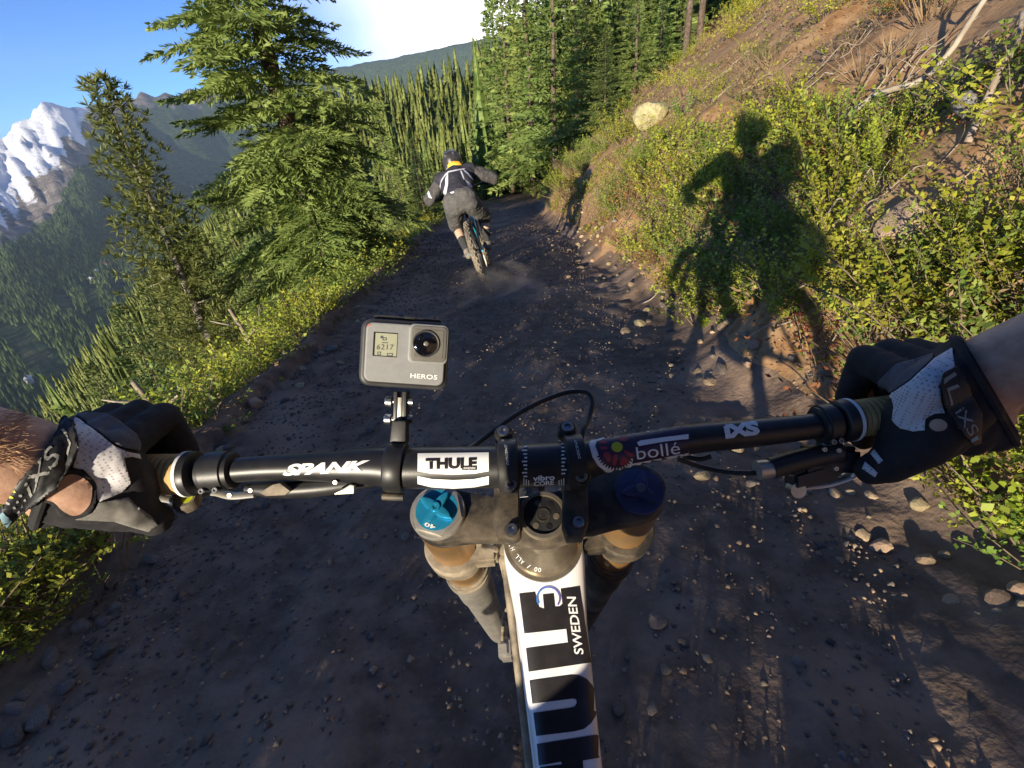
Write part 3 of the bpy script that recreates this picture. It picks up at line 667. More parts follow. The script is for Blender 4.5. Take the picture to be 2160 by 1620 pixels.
# ================================================================== PLANTS, STONES AND DEADWOOD BY THE TRAIL
MT['leafA'] = mat('shrub_leaf_yellow_green', (.24, .28, .025), (.42, .43, .06), 3, .55, rand=.22, transl=.3, spec=.3)
MT['leafB'] = mat('shrub_leaf_green', (.12, .195, .03), (.26, .34, .065), 3, .55, rand=.22, transl=.3, spec=.3)
MT['leafR'] = mat('dry_red_leaf', (.26, .085, .035), (.36, .19, .075), 4, .7, rand=.15, transl=.25, spec=.2)
MT['straw'] = mat('dry_straw', (.38, .28, .15), (.25, .17, .09), 4, .8, rand=.15, transl=.2, spec=.2)
MT['twig'] = mat('twig', (.13, .095, .065), (.27, .21, .155), 10, .9, .3, spec=.2)
MT['bleached'] = mat('bleached_wood', (.22, .175, .13), (.40, .34, .27), 6, .85, .4, bscale=40, spec=.2, rand=.12)
def shrub_meshes(kind, seed):
    rg = random.Random(seed); lv = Leaves(); bm = bmesh.new(); ns = {'leafy': 26, 'sprig': 30, 'dry': 20, 'straw': 30}[kind]
    for i in range(ns):
        a = rg.uniform(0, 6.28); sp = rg.uniform(.05, .55) if kind != 'straw' else rg.uniform(.1, .6); h = rg.uniform(.25, .55)*(1.0 if kind != 'sprig' else 1.15)
        b = Vector((math.cos(a)*rg.uniform(0, .16), math.sin(a)*rg.uniform(0, .16), -.06)); t = b+Vector((math.cos(a)*sp, math.sin(a)*sp, h)); m = b.lerp(t, .5)+Vector((0, 0, .05))
        pts = [b, m, t]
        def cv(s): return b.lerp(m, s).lerp(m.lerp(t, s), s)
        if i % (2 if kind != 'straw' else 4) == 0: sweep(bm, [cv(0), cv(.5), cv(1)], [.006, .004, .0015], 4, False)
        if kind == 'straw':
            d = (t-b).normalized(); s_ = d.cross(Vector((rg.uniform(-1, 1), rg.uniform(-1, 1), .3))).normalized(); lv.diamond(b, t, s_, .006, mid=.3); lv.diamond(b+s_*.03, t+s_*rg.uniform(-.2, .2), s_, .005, mid=.3); continue
        nl = {'leafy': 22, 'sprig': 30, 'dry': 16}[kind]
        for j in range(nl):
            s = .25+.78*(j+rg.random())/nl; p = cv(min(s, 1)); tg = (cv(min(s+.1, 1.1))-cv(s-.1)).normalized()
            if kind == 'sprig':
                q = j*2.4; x_, y_, _ = frame(tg); d = (tg*rg.uniform(.4, 1)+(x_*math.cos(q)+y_*math.sin(q))*.9).normalized(); l = rg.uniform(.03, .055); w = l*.2
            else:
                d = Vector((rg.uniform(-1, 1), rg.uniform(-1, 1), rg.uniform(-.2, .9))).normalized(); l = rg.uniform(.025, .05)*(1.3 if kind == 'dry' else 1); w = l*(.36 if kind == 'leafy' else .16)
                p = p+d*rg.uniform(0, .04)
            nn = Vector((rg.uniform(-1, 1), rg.uniform(-1, 1), rg.uniform(.2, 1.2))).normalized(); sd = d.cross(nn)
            if sd.length < .01: continue
            lv.diamond(p, p+d*l, sd.normalized(), w)
    return lv, bm
SH = {}
for kind, mats in (('leafy', ('leafA', 'leafB')), ('sprig', ('leafA', 'leafB')), ('dry', ('leafR', 'straw')), ('straw', ('straw', 'straw'))):
    SH[kind] = []
    for v in range(3):
        lv, bm = shrub_meshes(kind, hash(kind) % 7+v*31+len(kind)); stem = bm_mesh('stem', bm, MT['twig'])
        for q, mm in enumerate(mats): SH[kind].append((lv.mesh('foliage', [MT[mm]]), stem, q))
LB = {('leafy', 0): ('leafy yellow-green low shrub', 'yellow-green leafy shrubs'), ('leafy', 1): ('leafy mid-green low shrub', 'mid-green leafy shrubs'), ('sprig', 0): ('needle-leaved yellow-green heathy shrub', 'yellow-green heathy shrubs'), ('sprig', 1): ('needle-leaved dark green heathy shrub', 'dark heathy shrubs'),
      ('dry', 0): ('rust-red dry shrub', 'rust-red shrubs'), ('dry', 1): ('straw-brown withered shrub', 'withered shrubs'), ('straw', 0): ('tuft of dry straw grass', 'dry grass tufts'), ('straw', 1): ('tuft of dry straw grass', 'dry grass tufts')}
rs = random.Random(5); PLANTS = 0
CLEAR = [(march(px, py), r) for px, py, r in ((1890, 500, .34), (1890, 540, .3), (1880, 580, .26), (1368, 270, .55), (2040, 240, .25), (1350, 300, .5))]
MERGE = []
PN = {'leafy': 'leafy_shrub', 'sprig': 'heath_shrub', 'dry': 'dry_shrub', 'straw': 'grass_tuft'}
def plant(x, y, kind, q, s, where):
    global PLANTS
    o = [e for e in SH[kind] if e[2] == q]; f, st, _ = rs.choice(o); lab, grp = LB[(kind, q)]
    loc = (x, y, Hs(x, y)-.02); rot = (rs.uniform(-.15, .15), rs.uniform(-.15, .15), rs.uniform(0, 6.28)); scl = (s*rs.uniform(.85, 1.2), s*rs.uniform(.85, 1.2), s*rs.uniform(.8, 1.15))
    if where is None: MERGE.append((f, loc, rot, scl)); return
    t = thing(PN[kind], loc, lab+' '+where[0], 'shrub' if kind != 'straw' else 'grass', grp+' '+where[1], rot)
    t.scale = scl; link('foliage', f, t); link('stem', st, t); PLANTS += 1
BANK = ('on the steep bank above the trail', 'on the bank'); UPB = ('on the upper bank among bare soil', 'on the upper bank'); LEFT = ('along the drop-off edge of the trail', 'along the drop-off'); FARB = ('on the bank near the trail bend', 'near the bend')
def pick(w):
    r = rs.random()*sum(w.values())
    for k, v in w.items():
        r -= v
        if r <= 0: return k
WB = {('leafy', 0): 8, ('leafy', 1): 7, ('sprig', 0): 7, ('sprig', 1): 4, ('dry', 0): 2.4, ('dry', 1): 2.4, ('straw', 0): 3.0}
WU = {('leafy', 0): 3, ('leafy', 1): 2, ('sprig', 0): 2.5, ('sprig', 1): 1.5, ('dry', 0): 2, ('dry', 1): 4, ('straw', 0): 5}
WL = {('leafy', 0): 9, ('leafy', 1): 4, ('sprig', 0): 4, ('straw', 0): .8, ('dry', 1): .5}
def clump(x, y): return float(vn(np.array([x*.9]), np.array([y*.9]), 77)[0])
spots = []
# lower bank, dense
def scatter(n, u0, u1, y0, y1, mind, w, where, s0, s1, dens=0, yp=1.0):
    c = 0
    for _ in range(n*12):
        if c >= n: break
        y = y0+(y1-y0)*rs.random()**yp; u = rs.uniform(u0, u1); x = u+float(xc(y))
        if clump(x, y) < dens or any((x-c.x)**2+(y-c.y)**2 < r*r for c, r in CLEAR): continue
        if any((x-a)**2+(y-b)**2 < (mind*m)**2 for a, b, m in spots): continue
        k, q = pick(w); s = rs.uniform(s0, s1); plant(x, y, k, q, s, where); spots.append((x, y, s)); c += 1
scatter(160, HR+.26, HR+1.25, .7, 4.8, .150, WB, BANK, .34, .78, .13, .95)
scatter(85, HR+.40, HR+1.25, 4.6, 10, .22, WB, BANK, .4, .85, .36)
scatter(45, HR+.45, HR+1.6, 9.5, 20, .4, WB, FARB, .6, 1.1, .36)
scatter(55, HR+1.3, HR+3.0, 1.5, 12, .36, WU, UPB, .35, .75, .36)
scatter(85, HR+2.9, HR+8, .3, 22, .45, WU, None, .6, 1.2, .34)
scatter(70, HR+6, HR+18, 3, 24, .8, WB, None, 1.0, 1.9, .3)
scatter(130, -HL-2.2, -HL-.14, .15, 5.0, .20, WL, LEFT, .42, .85, .08)
scatter(75, -HL-3.6, -HL-.15, 5.0, 16, .40, WL, None, .7, 1.2, .12)
def merge(name, items, lab):
    VV = []; FF = []; MI = []; k = 0; mats = []
    for f, loc, rot, scl in items:
        m = Matrix.LocRotScale(Vector(loc), Matrix.Rotation(rot[2], 3, 'Z'), Vector(scl)); n_ = len(f.vertices); co = np.empty(n_*3, np.float32); f.vertices.foreach_get('co', co); co = co.reshape(-1, 3); R = np.array(m.to_3x3()); VV.append(co @ R.T+np.array(loc))
        fv = np.empty(len(f.loops), np.int32); f.loops.foreach_get('vertex_index', fv); FF.append(fv.reshape(-1, 4)+k); k += n_
        if f.materials[0] not in mats: mats.append(f.materials[0])
        MI.append(np.full(len(f.polygons), mats.index(f.materials[0])))
    tag(link(name, np_mesh(name, np.concatenate(VV), np.concatenate(FF), mats, mi=np.concatenate(MI))), lab, 'shrubs', kind='stuff')
for px, py in ((40, 1170), (110, 1190), (190, 1170), (265, 1150), (60, 1250), (140, 1270), (20, 1330), (90, 1350), (15, 1420), (230, 1230)):
    p = march(px, py); plant(p.x-.06, p.y, *pick(WL), rs.uniform(.4, .6), LEFT)
for k in range(26):
    px = rs.uniform(1720, 2155); py = rs.uniform(560, 735)-(2160-px)*.03; p = march(px, py); plant(p.x, p.y, *pick(WB), rs.uniform(.34, .62), BANK)
n0 = len(MERGE)
for i in range(62):                                                  # unseen hedge behind the rider, added to shade the near trail
    y = -.15-i*.16+rs.uniform(-.06, .06); plant(float(xc(y))-HL-rs.uniform(.1, .5), y, *pick({('leafy', 0): 2, ('leafy', 1): 2, ('sprig', 1): 1}), (rs.uniform(.7, .85) if i < 9 else rs.uniform(.68, .78)), None)
merge('shade_undergrowth', MERGE[n0:], 'undergrowth along the drop-off, added out of view to shade the near trail'); MERGE = MERGE[:n0]
merge('far_undergrowth', MERGE, 'dense undergrowth of small shrubs farther up the bank and down the drop-off')
print('plants', PLANTS)
# low leaf litter and ground cover that nobody could count
def cover(name, n, u0, u1, y0, y1, mats, lab, size, lift):
    lv = Leaves(); k = 0
    for _ in range(n):
        y = y0+(y1-y0)*rs.random()**1.5; u = rs.uniform(u0, u1); x = u+float(xc(y)); 
        if clump(x*1.7+9, y*1.7) < .42: continue
        lv.V.append((x, y)); k += 1
    XY = np.array(lv.V); Z = H(XY[:, 0], XY[:, 1]); lv.V = []; mi = []
    for (x, y), z in zip(XY, Z):
        p = Vector((x, y, z+rs.uniform(0, lift))); d = Vector((rs.uniform(-1, 1), rs.uniform(-1, 1), rs.uniform(.0, 1.2))).normalized(); l = rs.uniform(.6, 1.3)*size*(1+y*.03)
        s_ = d.cross(Vector((rs.uniform(-1, 1), rs.uniform(-1, 1), 1))).normalized(); lv.diamond(p, p+d*l, s_, l*rs.uniform(.12, .35)); mi.append(rs.randrange(len(mats)))
    tag(link(name, np_mesh(name, np.array([tuple(v) for v in lv.V]), np.array(lv.F), mats, mi=mi)), lab, 'ground cover', kind='stuff')
cover('ground_cover', 34000, HR+.25, HR+1.35, .5, 16, [MT['leafA'], MT['leafB'], MT['leafA'], MT['leafB'], MT['straw'], MT['leafR']], 'low leaves and litter covering the lower bank', .032, .10)
cover('dry_litter', 26000, HR+1.2, HR+8, .5, 18, [MT['straw'], MT['straw'], MT['leafA'], MT['twig']], 'dry straw and twig litter on the bare soil of the upper bank', .045, .04)
cover('edge_cover', 26000, -HL-3.2, -HL-.02, .1, 14, [MT['leafA'], MT['leafB'], MT['leafA'], MT['straw']], 'low leaves and straw along the drop-off edge of the trail', .036, .12)
# ------------------------------------------------------------------ stones
MT['stoneT'] = mat('tan_stone', (.30, .21, .125), (.50, .39, .25), 14, .9, .5, bscale=60, rand=.25, spec=.25)
MT['stoneG'] = mat('grey_stone', (.115, .095, .08), (.26, .225, .19), 14, .9, .5, bscale=60, rand=.25, spec=.25)
def rock_bm(seed, sub=2, rough=.28):
    rg = random.Random(seed); bm = bmesh.new(); bmesh.ops.create_icosphere(bm, subdivisions=sub, radius=1)
    pl = [(Vector((rg.gauss(0, 1), rg.gauss(0, 1), rg.gauss(0, 1))).normalized(), rg.uniform(.55, .9)) for _ in range(9)]
    for v in bm.verts:
        for n_, d_ in pl:
            e = v.co.dot(n_)-d_
            if e > 0: v.co -= n_*e*.92
        v.co *= 1+rg.uniform(-.05, .05)*rough*3
    sx, sy, sz = rg.uniform(.8, 1.2), rg.uniform(.7, 1.1), rg.uniform(.5, .75)
    for v in bm.verts: v.co.x *= sx; v.co.y *= sy; v.co.z *= sz
    return bm
ROCKS = {k: [bm_mesh('stone', rock_bm(i*3+j), MT[k], False) for i in range(6)] for j, k in enumerate(('stoneT', 'stoneG'))}
def stone(x, y, s, k, lab, grp, z=None):
    o = link('stone', rs.choice(ROCKS[k]), None, (x, y, (Hs(x, y)+.02 if z is None else z)+s*.25)); o.scale = (s, s*rs.uniform(.8, 1.2), s*rs.uniform(.75, 1.1)); o.rotation_euler = (rs.uniform(-.4, .4), rs.uniform(-.4, .4), rs.uniform(0, 6.28)); return tag(o, lab, 'stone', grp)
for i in range(185):
    y = .7+rs.random()**1.5*10; u = HR+rs.gauss(.16, .22); x = u+float(xc(y)); tan = rs.random() < .72
    s = rs.uniform(.016, .046)*(1.5 if rs.random() < .14 else 1)*min(1, .5+y*.2); zz = max(Hs(x, y), float(trail_z(np.array([x]), np.array([y]))[0])) if -HL < u < HR else None
    stone(x, y, s, 'stoneT' if tan else 'stoneG', 'tan broken stone at the foot of the bank' if tan else 'grey broken stone at the foot of the bank', 'tan stones at the foot of the bank' if tan else 'grey stones at the foot of the bank', zz)
for i in range(130):
    y = .6+rs.random()**1.4*11; u = -HL+rs.gauss(.05, .2); x = u+float(xc(y)); tan = rs.random() < .25; s = rs.uniform(.016, .046)*(1.5 if rs.random() < .14 else 1)*min(1, .5+y*.2)
    zz = max(Hs(x, y), float(trail_z(np.array([x]), np.array([y]))[0])) if -HL < u < HR else None
    stone(x, y, s, 'stoneT' if tan else 'stoneG', 'tan stone in the rubble edge above the drop-off' if tan else 'grey stone in the rubble edge above the drop-off', 'tan stones of the rubble edge' if tan else 'grey stones of the rubble edge', zz)
for px, py in ((120, 1400), (60, 1480), (180, 1330), (250, 1290), (40, 1560), (300, 1240), (150, 1460), (95, 1530), (230, 1380), (330, 1190)):
    p = march(px, py); stone(p.x, p.y, rs.uniform(.022, .045), 'stoneG', 'grey stone in the rubble edge above the drop-off', 'grey stones of the rubble edge', float(trail_z(np.array([p.x]), np.array([p.y]))[0]))
for i in range(40):
    y = .5+rs.random()**1.5*7; u = rs.uniform(-HL+.2, HR-.1); x = u+float(xc(y)); s = rs.uniform(.012, .034)
    stone(x, y, s, 'stoneG', 'loose grey stone lying on the trail', 'loose stones on the trail', float(trail_z(np.array([x]), np.array([y]))[0]))
def pebbles(n):
    base = np.array([[1, 0, 0], [0, 1, 0], [-1, 0, 0], [0, -1, 0], [0, 0, .8], [0, 0, -.6]]); tri = np.array([[0, 1, 4], [1, 2, 4], [2, 3, 4], [3, 0, 4], [1, 0, 5], [2, 1, 5], [3, 2, 5], [0, 3, 5]])
    g = np.random.RandomState(3); y = -.1+g.rand(n)**1.6*12; e = g.rand(n); side = g.rand(n)
    u = np.where(side < .30, HR+g.normal(.10, .26, n), np.where(side < .60, -HL+g.normal(.14, .26, n), g.uniform(-HL, HR, n))); x = u+xc(y)
    z = np.where((u > -HL) & (u < HR), np.maximum(trail_z(x, y), H(x, y)), H(x, y)); s = g.uniform(.003, .0095, n)*(1+.06*y)*np.where(g.rand(n) < .1, 1.7, 1)
    a = g.uniform(0, 6.28, n); V = base[None]*(s[:, None, None]*g.uniform(.6, 1.3, (n, 6, 3))); c, d = np.cos(a)[:, None], np.sin(a)[:, None]
    V = np.stack([V[:, :, 0]*c-V[:, :, 1]*d, V[:, :, 0]*d+V[:, :, 1]*c, V[:, :, 2]], -1)+np.stack([x, y, z+s*.2], -1)[:, None]
    Fq = (tri[None]+(np.arange(n)*6)[:, None, None]).reshape(-1, 3); mi = np.repeat((g.rand(n) < np.where(u > HR-.5, .6, .22)).astype(int), 8)
    tag(link('gravel', np_mesh('gravel', V.reshape(-1, 3), Fq, [MT['stoneG'], MT['stoneT']], mi=mi)), 'fine grey and tan gravel strewn over the trail', 'gravel', kind='stuff')
pebbles(25000)
MT['paleboulder'] = mat('pale_boulder', (.30, .27, .14), (.50, .45, .25), 5, .9, 1.0, bscale=14, spec=.2)
MT['tanboulder'] = mat('tan_boulder', (.36, .25, .17), (.50, .37, .26), 5, .95, .7, bscale=24, spec=.2)
MT['darkboulder'] = mat('grey_boulder', (.20, .19, .18), (.36, .34, .32), 5, .95, .7, bscale=24, spec=.2)
def boulder(px, py, wpx, m, lab, seed, sink=.25, hgt=1.0):
    p = march(px, py+wpx*.3); d = (p-CAM).dot(FW); s = wpx*d/F/2
    o = link('boulder', bm_mesh('boulder', rock_bm(seed, 3, .35), MT[m], True), None, (p.x, p.y, Hs(p.x, p.y)+s*.6*hgt)); sharp(o.data, 30); o.scale = (s*1.05, s, s*1.25*hgt); o.rotation_euler = (.3, -.5, seed); tag(o, lab, 'boulder')
boulder(1368, 258, 66, 'paleboulder', 'pale yellow rounded boulder on the open soil of the bank', 201, hgt=1.3)
boulder(1890, 478, 115, 'tanboulder', 'rough tan boulder half buried among shrubs on the bank', 202)
boulder(2040, 225, 80, 'darkboulder', 'grey angular boulder high on the bank beside the dead logs', 203)
# ------------------------------------------------------------------ dead sticks and logs on the bank
def stick(px, py, L, r, lab, grp, seed, bend=.25, up=.12):
    p = march(px, py)
    if p is None: return
    g = random.Random(seed); a = g.uniform(-.6, .9); bm = bmesh.new(); pts = []
    for j in range(7):
        s = (j/6-.5)*L; x = p.x+math.cos(a)*s+g.uniform(-1, 1)*bend*L*.12; y = p.y+math.sin(a)*s+bend*L*((j/6-.5)**2)*2+g.uniform(-1, 1)*bend*.1*L; pts.append(Vector((x, y, Hs(x, y)+r+up*g.uniform(.1, 1)*(1-abs(j/3-1)*.5))))
    c = pts[0].copy(); pts = [q-c for q in spline(pts, 3)]; k = len(pts); sweep(bm, pts, [r*(1-.75*i/k) for i in range(k)], 7)
    for q in range(2):
        i = g.randrange(3, k-3); d = Vector((g.uniform(-1, 1), g.uniform(-1, 1), g.uniform(.1, .9))).normalized(); sweep(bm, [pts[i], pts[i]+d*L*.12, pts[i]+d*L*.22+Vector((g.uniform(-1, 1), g.uniform(-1, 1), 0))*L*.05], [r*.5, r*.35, r*.1], 5)
    o = link('dead_branch', bm_mesh('dead_branch', bm, MT['bleached']), None, c); tag(o, lab, 'branch', grp)
stick(2030, 110, .9, .022, 'thick pale dead log curving down the upper bank', None, 1, .6, .3)
stick(2100, 190, .8, .016, 'weathered grey log lying beside the angular boulder', None, 2, .2, .3)
stick(1520, 30, 1.6, .018, 'long bleached branch across the top of the bank', None, 3, .4, .3)
for i in range(44):
    px = rs.uniform(1280, 2080); py = rs.uniform(10, 230)+max(0, (px-1700))*.25+max(0, 1500-px)*.35
    stick(px, py, rs.uniform(.25, .8), rs.uniform(.003, .008), 'thin bleached stick lying on the upper bank soil', 'bleached sticks on the upper bank', 10+i, .5, .12)
for i in range(26):
    stick(rs.uniform(1350, 2000), rs.uniform(380, 700), rs.uniform(.2, .5), rs.uniform(.003, .006), 'thin bleached stick caught among the bank shrubs', 'bleached sticks among the bank shrubs', 80+i, .5, .2)
for i, (px, py) in enumerate([(355, 890), (540, 740)]):       # dead snags below the edge
    a, e = azel(px, py); r = 4.2+i*1.6; x, y = r*math.sin(a), r*math.cos(a); z = Hs(x, y); g = random.Random(i)
    bm = bmesh.new(); hz = max(.6, 1.25+r*math.tan(azel(px-30, py-90)[1])-z); sweep(bm, spline([(0, 0, -.2), (-.05, .02, hz*.5), (-.12, .03, hz)], 5), [.035*(1-.05*j) for j in range(11)], 8)
    sweep(bm, [(-.05, .02, hz*.5), (.12, .1, hz*.7), (.16, .1, hz*.95)], [.016, .011, .004], 6); sweep(bm, [(-.07, .02, hz*.7), (-.2, -.1, hz*.85), (-.3, -.1, hz*.9)], [.014, .009, .003], 6)
    tag(link('dead_snag', bm_mesh('dead_snag', bm, MT['bleached']), None, (x, y, z)), ['bleached forked snag rising below the trail edge near the gloved hand', 'pale dead snag standing in shrubs under the broad fir'][i], 'snag')
# haze in the air, as far as the mountain
bm = bmesh.new(); box(bm, (-1500, 4300, -50), ((1, 0, 0), (0, 1, 0), (0, 0, 1)), (9500, 5600, 1000))
hm = bpy.data.materials.new('haze'); hm.use_nodes = True; hn = hm.node_tree; hn.nodes.remove(hn.nodes['Principled BSDF']); pv = hn.nodes.new('ShaderNodeVolumePrincipled'); pv.inputs['Color'].default_value = (.58, .75, 1, 1); pv.inputs['Density'].default_value = .00004; pv.inputs['Anisotropy'].default_value = .0
hn.links.new(pv.outputs[0], hn.nodes['Material Output'].inputs['Volume'])
HAZE = tag(link('haze', bm_mesh('haze', bm, hm, False)), 'thin blue haze hanging in the valley air', 'haze', kind='stuff')
# ================================================================== THE BIKE BEING RIDDEN
MT['blackbar'] = mat('black_anodised_bar', (.012, .012, .014), (.022, .021, .022), 60, .38, .08, bscale=700, spec=.5)
MT['blackpl'] = mat('black_plastic', (.014, .014, .015), (.026, .025, .025), 40, .42, .06, bscale=400)
MT['dusty'] = mat('dusty_black_metal', (.020, .018, .016), (.16, .125, .085), 26, .55, .15, bscale=200, lo=.42, hi=.72)
MT['dusty2'] = mat('very_dusty_metal', (.10, .08, .055), (.34, .28, .20), 40, .7, .2, bscale=240, lo=.35, hi=.65)
MT['bronze'] = mat('dusty_bronze', (.26, .215, .155), (.42, .36, .27), 40, .32, .1, metal=.75, bscale=300)
MT['gold'] = mat('gold_stanchion', (.58, .31, .10), (.42, .27, .13), 30, .28, .05, metal=.7, bscale=300)
MT['steel'] = mat('bolt_steel', (.30, .30, .31), (.42, .42, .42), 80, .35, 0, metal=1)
MT['silver'] = mat('dusty_silver', (.42, .40, .36), (.58, .54, .47), 60, .4, .05, metal=.7)
MT['blue'] = mat('blue_anodised', (.02, .27, .47), (.03, .34, .55), 60, .32, .03, metal=.45)
MT['purple'] = mat('purple_anodised', (.05, .055, .12), (.08, .085, .17), 60, .35, .03, metal=.5)
MT['white'] = mat('white_paint', (.78, .78, .79), (.72, .71, .70), 30, .28, 0, coat=.4)
MT['ink'] = mat('black_print', (.012, .010, .012), (.02, .017, .018), 60, .35)
MT['wprint'] = mat('white_print', (.80, .80, .80), (.74, .74, .73), 60, .5)
MT['grip'] = mat('olive_grip_rubber', (.42, .27, .10), (.50, .33, .13), 80, .8, .4, bscale=500)
MT['cable'] = mat('cable_housing', (.012, .012, .012), (.03, .028, .026), 60, .4)
MT['tyre'] = mat('tyre_rubber', (.03, .028, .026), (.13, .11, .085), 30, .9, .5, bscale=120)
BIKE = thing('mountain_bike', (.014, .2, 0), 'downhill mountain bike with white stickered frame and wide black handlebar being ridden', 'bicycle')
A = Vector((0, math.cos(rad(67)), -math.sin(rad(67))))
D0 = .36
BARP = [(15, 1003, 26), (250, 1002, 26), (390, 1000, 26), (520, 990, 26), (600, 986, 27), (700, 985, 32), (790, 984, 39), (850, 987, 43), (1040, 985, 44), (1130, 981, 45), (1215, 974, 44), (1262, 963, 38), (1350, 946, 33), (1460, 926, 31), (1565, 916, 30), (1700, 901, 27), (1800, 884, 26), (1900, 870, 26), (2160, 834, 26)]
barpts = [at(x, y, D0) for x, y, r in BARP]
bm = bmesh.new(); sp = spline(barpts, 6); rs_ = [v.x for v in spline([Vector((r*D0/F, 0, 0)) for x, y, r in BARP], 6)]; sweep(bm, sp, rs_, 40)
BAR = part('handlebar', bm, MT['blackbar'], BIKE)
def barat(px):
    xs = [b[0] for b in BARP]; i = max(j for j in range(len(xs)-1) if xs[j] <= px); t = (px-xs[i])/(xs[i+1]-xs[i]); p = barpts[i].lerp(barpts[i+1], t); return p, (barpts[i+1]-barpts[i]).normalized()
def sleeve(name, x0, x1, prof, m, parent, n=36):
    p0, _ = barat(x0); p1, _ = barat(x1); bm = bmesh.new(); L = (p1-p0).length; lathe(bm, p0, p1-p0, [(s*L, r*D0/F) for s, r in prof], n); return part(name, bm, m, parent)
ridges = [(.0, 38)]+[(i/30+d, 42.5 if k else 41) for i in range(30) for k, d in ((0, .004), (1, .012), (1, .026))]+[(1, 38)]
GRL = sleeve('grip', 20, 392, ridges, MT['grip'], BIKE); GRR = sleeve('grip', 1800, 2155, [(s, r-3) for s, r in ridges], MT['grip'], BIKE)
for x0, x1, r in ((391, 417, 47), (1764, 1800, 45)):
    c = sleeve('grip_collar', x0, x1, [(0, r-6), (.1, r-1), (.3, r), (.7, r), (.9, r-1), (1, r-6)], MT['blackpl'], BIKE)
    bm = bmesh.new(); p, d = barat(x0+(6 if x0 < 1000 else 26)); lathe(bm, p, d, [(-.0012, (r+.2)*D0/F), (-.0012, (r+1)*D0/F), (.0012, (r+1)*D0/F), (.0012, (r+.2)*D0/F)], 36); part('mark', bm, MT['wprint'], c)
for x0, x1 in ((428, 497), (1722, 1760)):
    c = sleeve('brake_clamp', x0, x1, [(0, 31), (.04, 37), (.18, 38), (.2, 42), (.8, 42), (.82, 38), (.96, 37), (1, 31)], MT['blackpl'], BIKE)
    for k in (.3, .7):
        p, d = barat(x0+(x1-x0)*k); bm = bmesh.new(); q = p-UP*.012-FW*.0120; lathe(bm, q, -FW+UP*.2, [(0, .0020), (.002, .0020), (.002, .0011), (.001, .001)], 12); part('bolt', bm, MT['steel'], c)
BV = bvh_of([BAR])
# stickers and lettering on the bar
poly_decal('white_sticker', [(881, 957), (1031, 955), (1031, 994), (1000, 999), (956, 1001), (910, 999), (881, 994)], BV, MT['wprint'], BAR, .0004, 5)
poly_decal('sticker_stripe', [(881, 1004), (912, 1010), (956, 1012), (1000, 1010), (1031, 1004), (1031, 1021), (1000, 1027), (956, 1030), (910, 1027), (881, 1020)], BV, MT['wprint'], BAR, .0004, 5)
text_decal('lettering', 'THULE', (898, 990), (1006, 988), (898, 968), BV, MT['ink'], BAR, .0008, .05, 0, 4)
poly_decal('sticker_bar', [(975, 985), (1006, 984.5), (1006, 991), (975, 991.5)], BV, MT['ink'], BAR, .0009, 4)
text_decal('lettering', 'SWEDEN', (978, 990), (1003, 989.5), (978, 985.5), BV, MT['wprint'], BAR, .0011, .01, .2, 3)
text_decal('lettering', 'SPANK', (597, 1003), (781, 994), (597, 980), BV, MT['wprint'], BAR, .0006, .045, .45, 4, .96)
text_decal('lettering', 'vibro', (1124, 1014), (1170, 1011), (1124, 1003), BV, MT['wprint'], BAR, .0006, .03, 0, 3)
text_decal('lettering', 'CORE', (1126, 1024), (1168, 1021), (1126, 1015), BV, MT['wprint'], BAR, .0006, .03, 0, 3)
for k in range(3):
    for sg in (-1, 1):
        x = 1147+sg*(32+5*k); poly_decal('wave_mark', [(x-1, 1012-2*k), (x+1, 1012-2*k), (x+1, 1022), (x-1, 1022)], BV, MT['wprint'], BAR, .0006, 4)
for sg, x0, yo in ((0, 1112, 2), (1, 1184, -4)):
    for k in range(9):
        y = 940+k*7.6+yo; l = (6, 11, 8)[k % 3]; xa, xb = (x0-l, x0) if sg == 0 else (x0, x0+l); poly_decal('scale_mark', [(xa, y), (xb, y-.3), (xb, y+2.7), (xa, y+3)], BV, MT['wprint'], BAR, .0006, 5)
# the sticker with the chainring on the right
pk = MT['pk'] = mat('sticker_pink', (.30, .03, .055), (.27, .03, .05), 50, .5); yl = MT['yl'] = mat('sticker_yellow', (.45, .47, .02), (.42, .45, .02), 50, .5); vio = MT['vio'] = mat('sticker_violet', (.022, .010, .030), (.035, .014, .05), 20, .4)
def z4(pts): return [(1220+x/3.375, 840+y/3.375) for x, y in pts]
poly_decal('chainring_sticker', z4([(75, 330), (90, 300), (130, 296), (250, 262), (420, 222), (640, 188), (775, 178), (785, 402), (640, 430), (400, 495), (330, 530), (270, 538), (200, 525), (140, 480), (100, 420)]), BV, MT['wprint'], BAR, .0004, 5)
def gear_edge():
    o = []
    for k in range(15):
        a0 = rad(165-k*9.6); 
        for a, r in ((a0, 118), (a0-rad(3), 118), (a0-rad(4.5), 133), (a0-rad(8), 133)): o.append((262+r*1.05*math.cos(a+rad(0)), 372+r*math.sin(a)))
    return o
ge = [(120, 340), (130, 312)]+[(250, 268), (420, 228), (640, 194), (778, 184), (782, 250), (782, 385), (640, 412), (500, 440), (380, 462)]+[p for p in gear_edge()[::-1]]
poly_decal('sticker_field', z4(ge), BV, vio, BAR, .0007, 4)
poly_decal('sticker_dot', z4(circ(274, 350, 40, 20, 34)), BV, yl, BAR, .0010, 4)
for c, w, h in (((180, 357), 30, 12), ((178, 318), 28, 11), ((318, 296), 34, 16)): poly_decal('sticker_petal', z4(circ(c[0], c[1], w, 14, h)), BV, pk, BAR, .0010, 4)
for pts in ([(172, 395), (222, 390), (226, 440), (205, 446)], [(250, 405), (276, 405), (264, 470), (240, 468)], [(312, 415), (356, 440), (338, 465), (290, 468)], [(330, 372), (388, 400), (372, 416), (326, 384)]): poly_decal('sticker_petal', z4(smoothpoly(pts, 4)), BV, pk, BAR, .0010, 4)
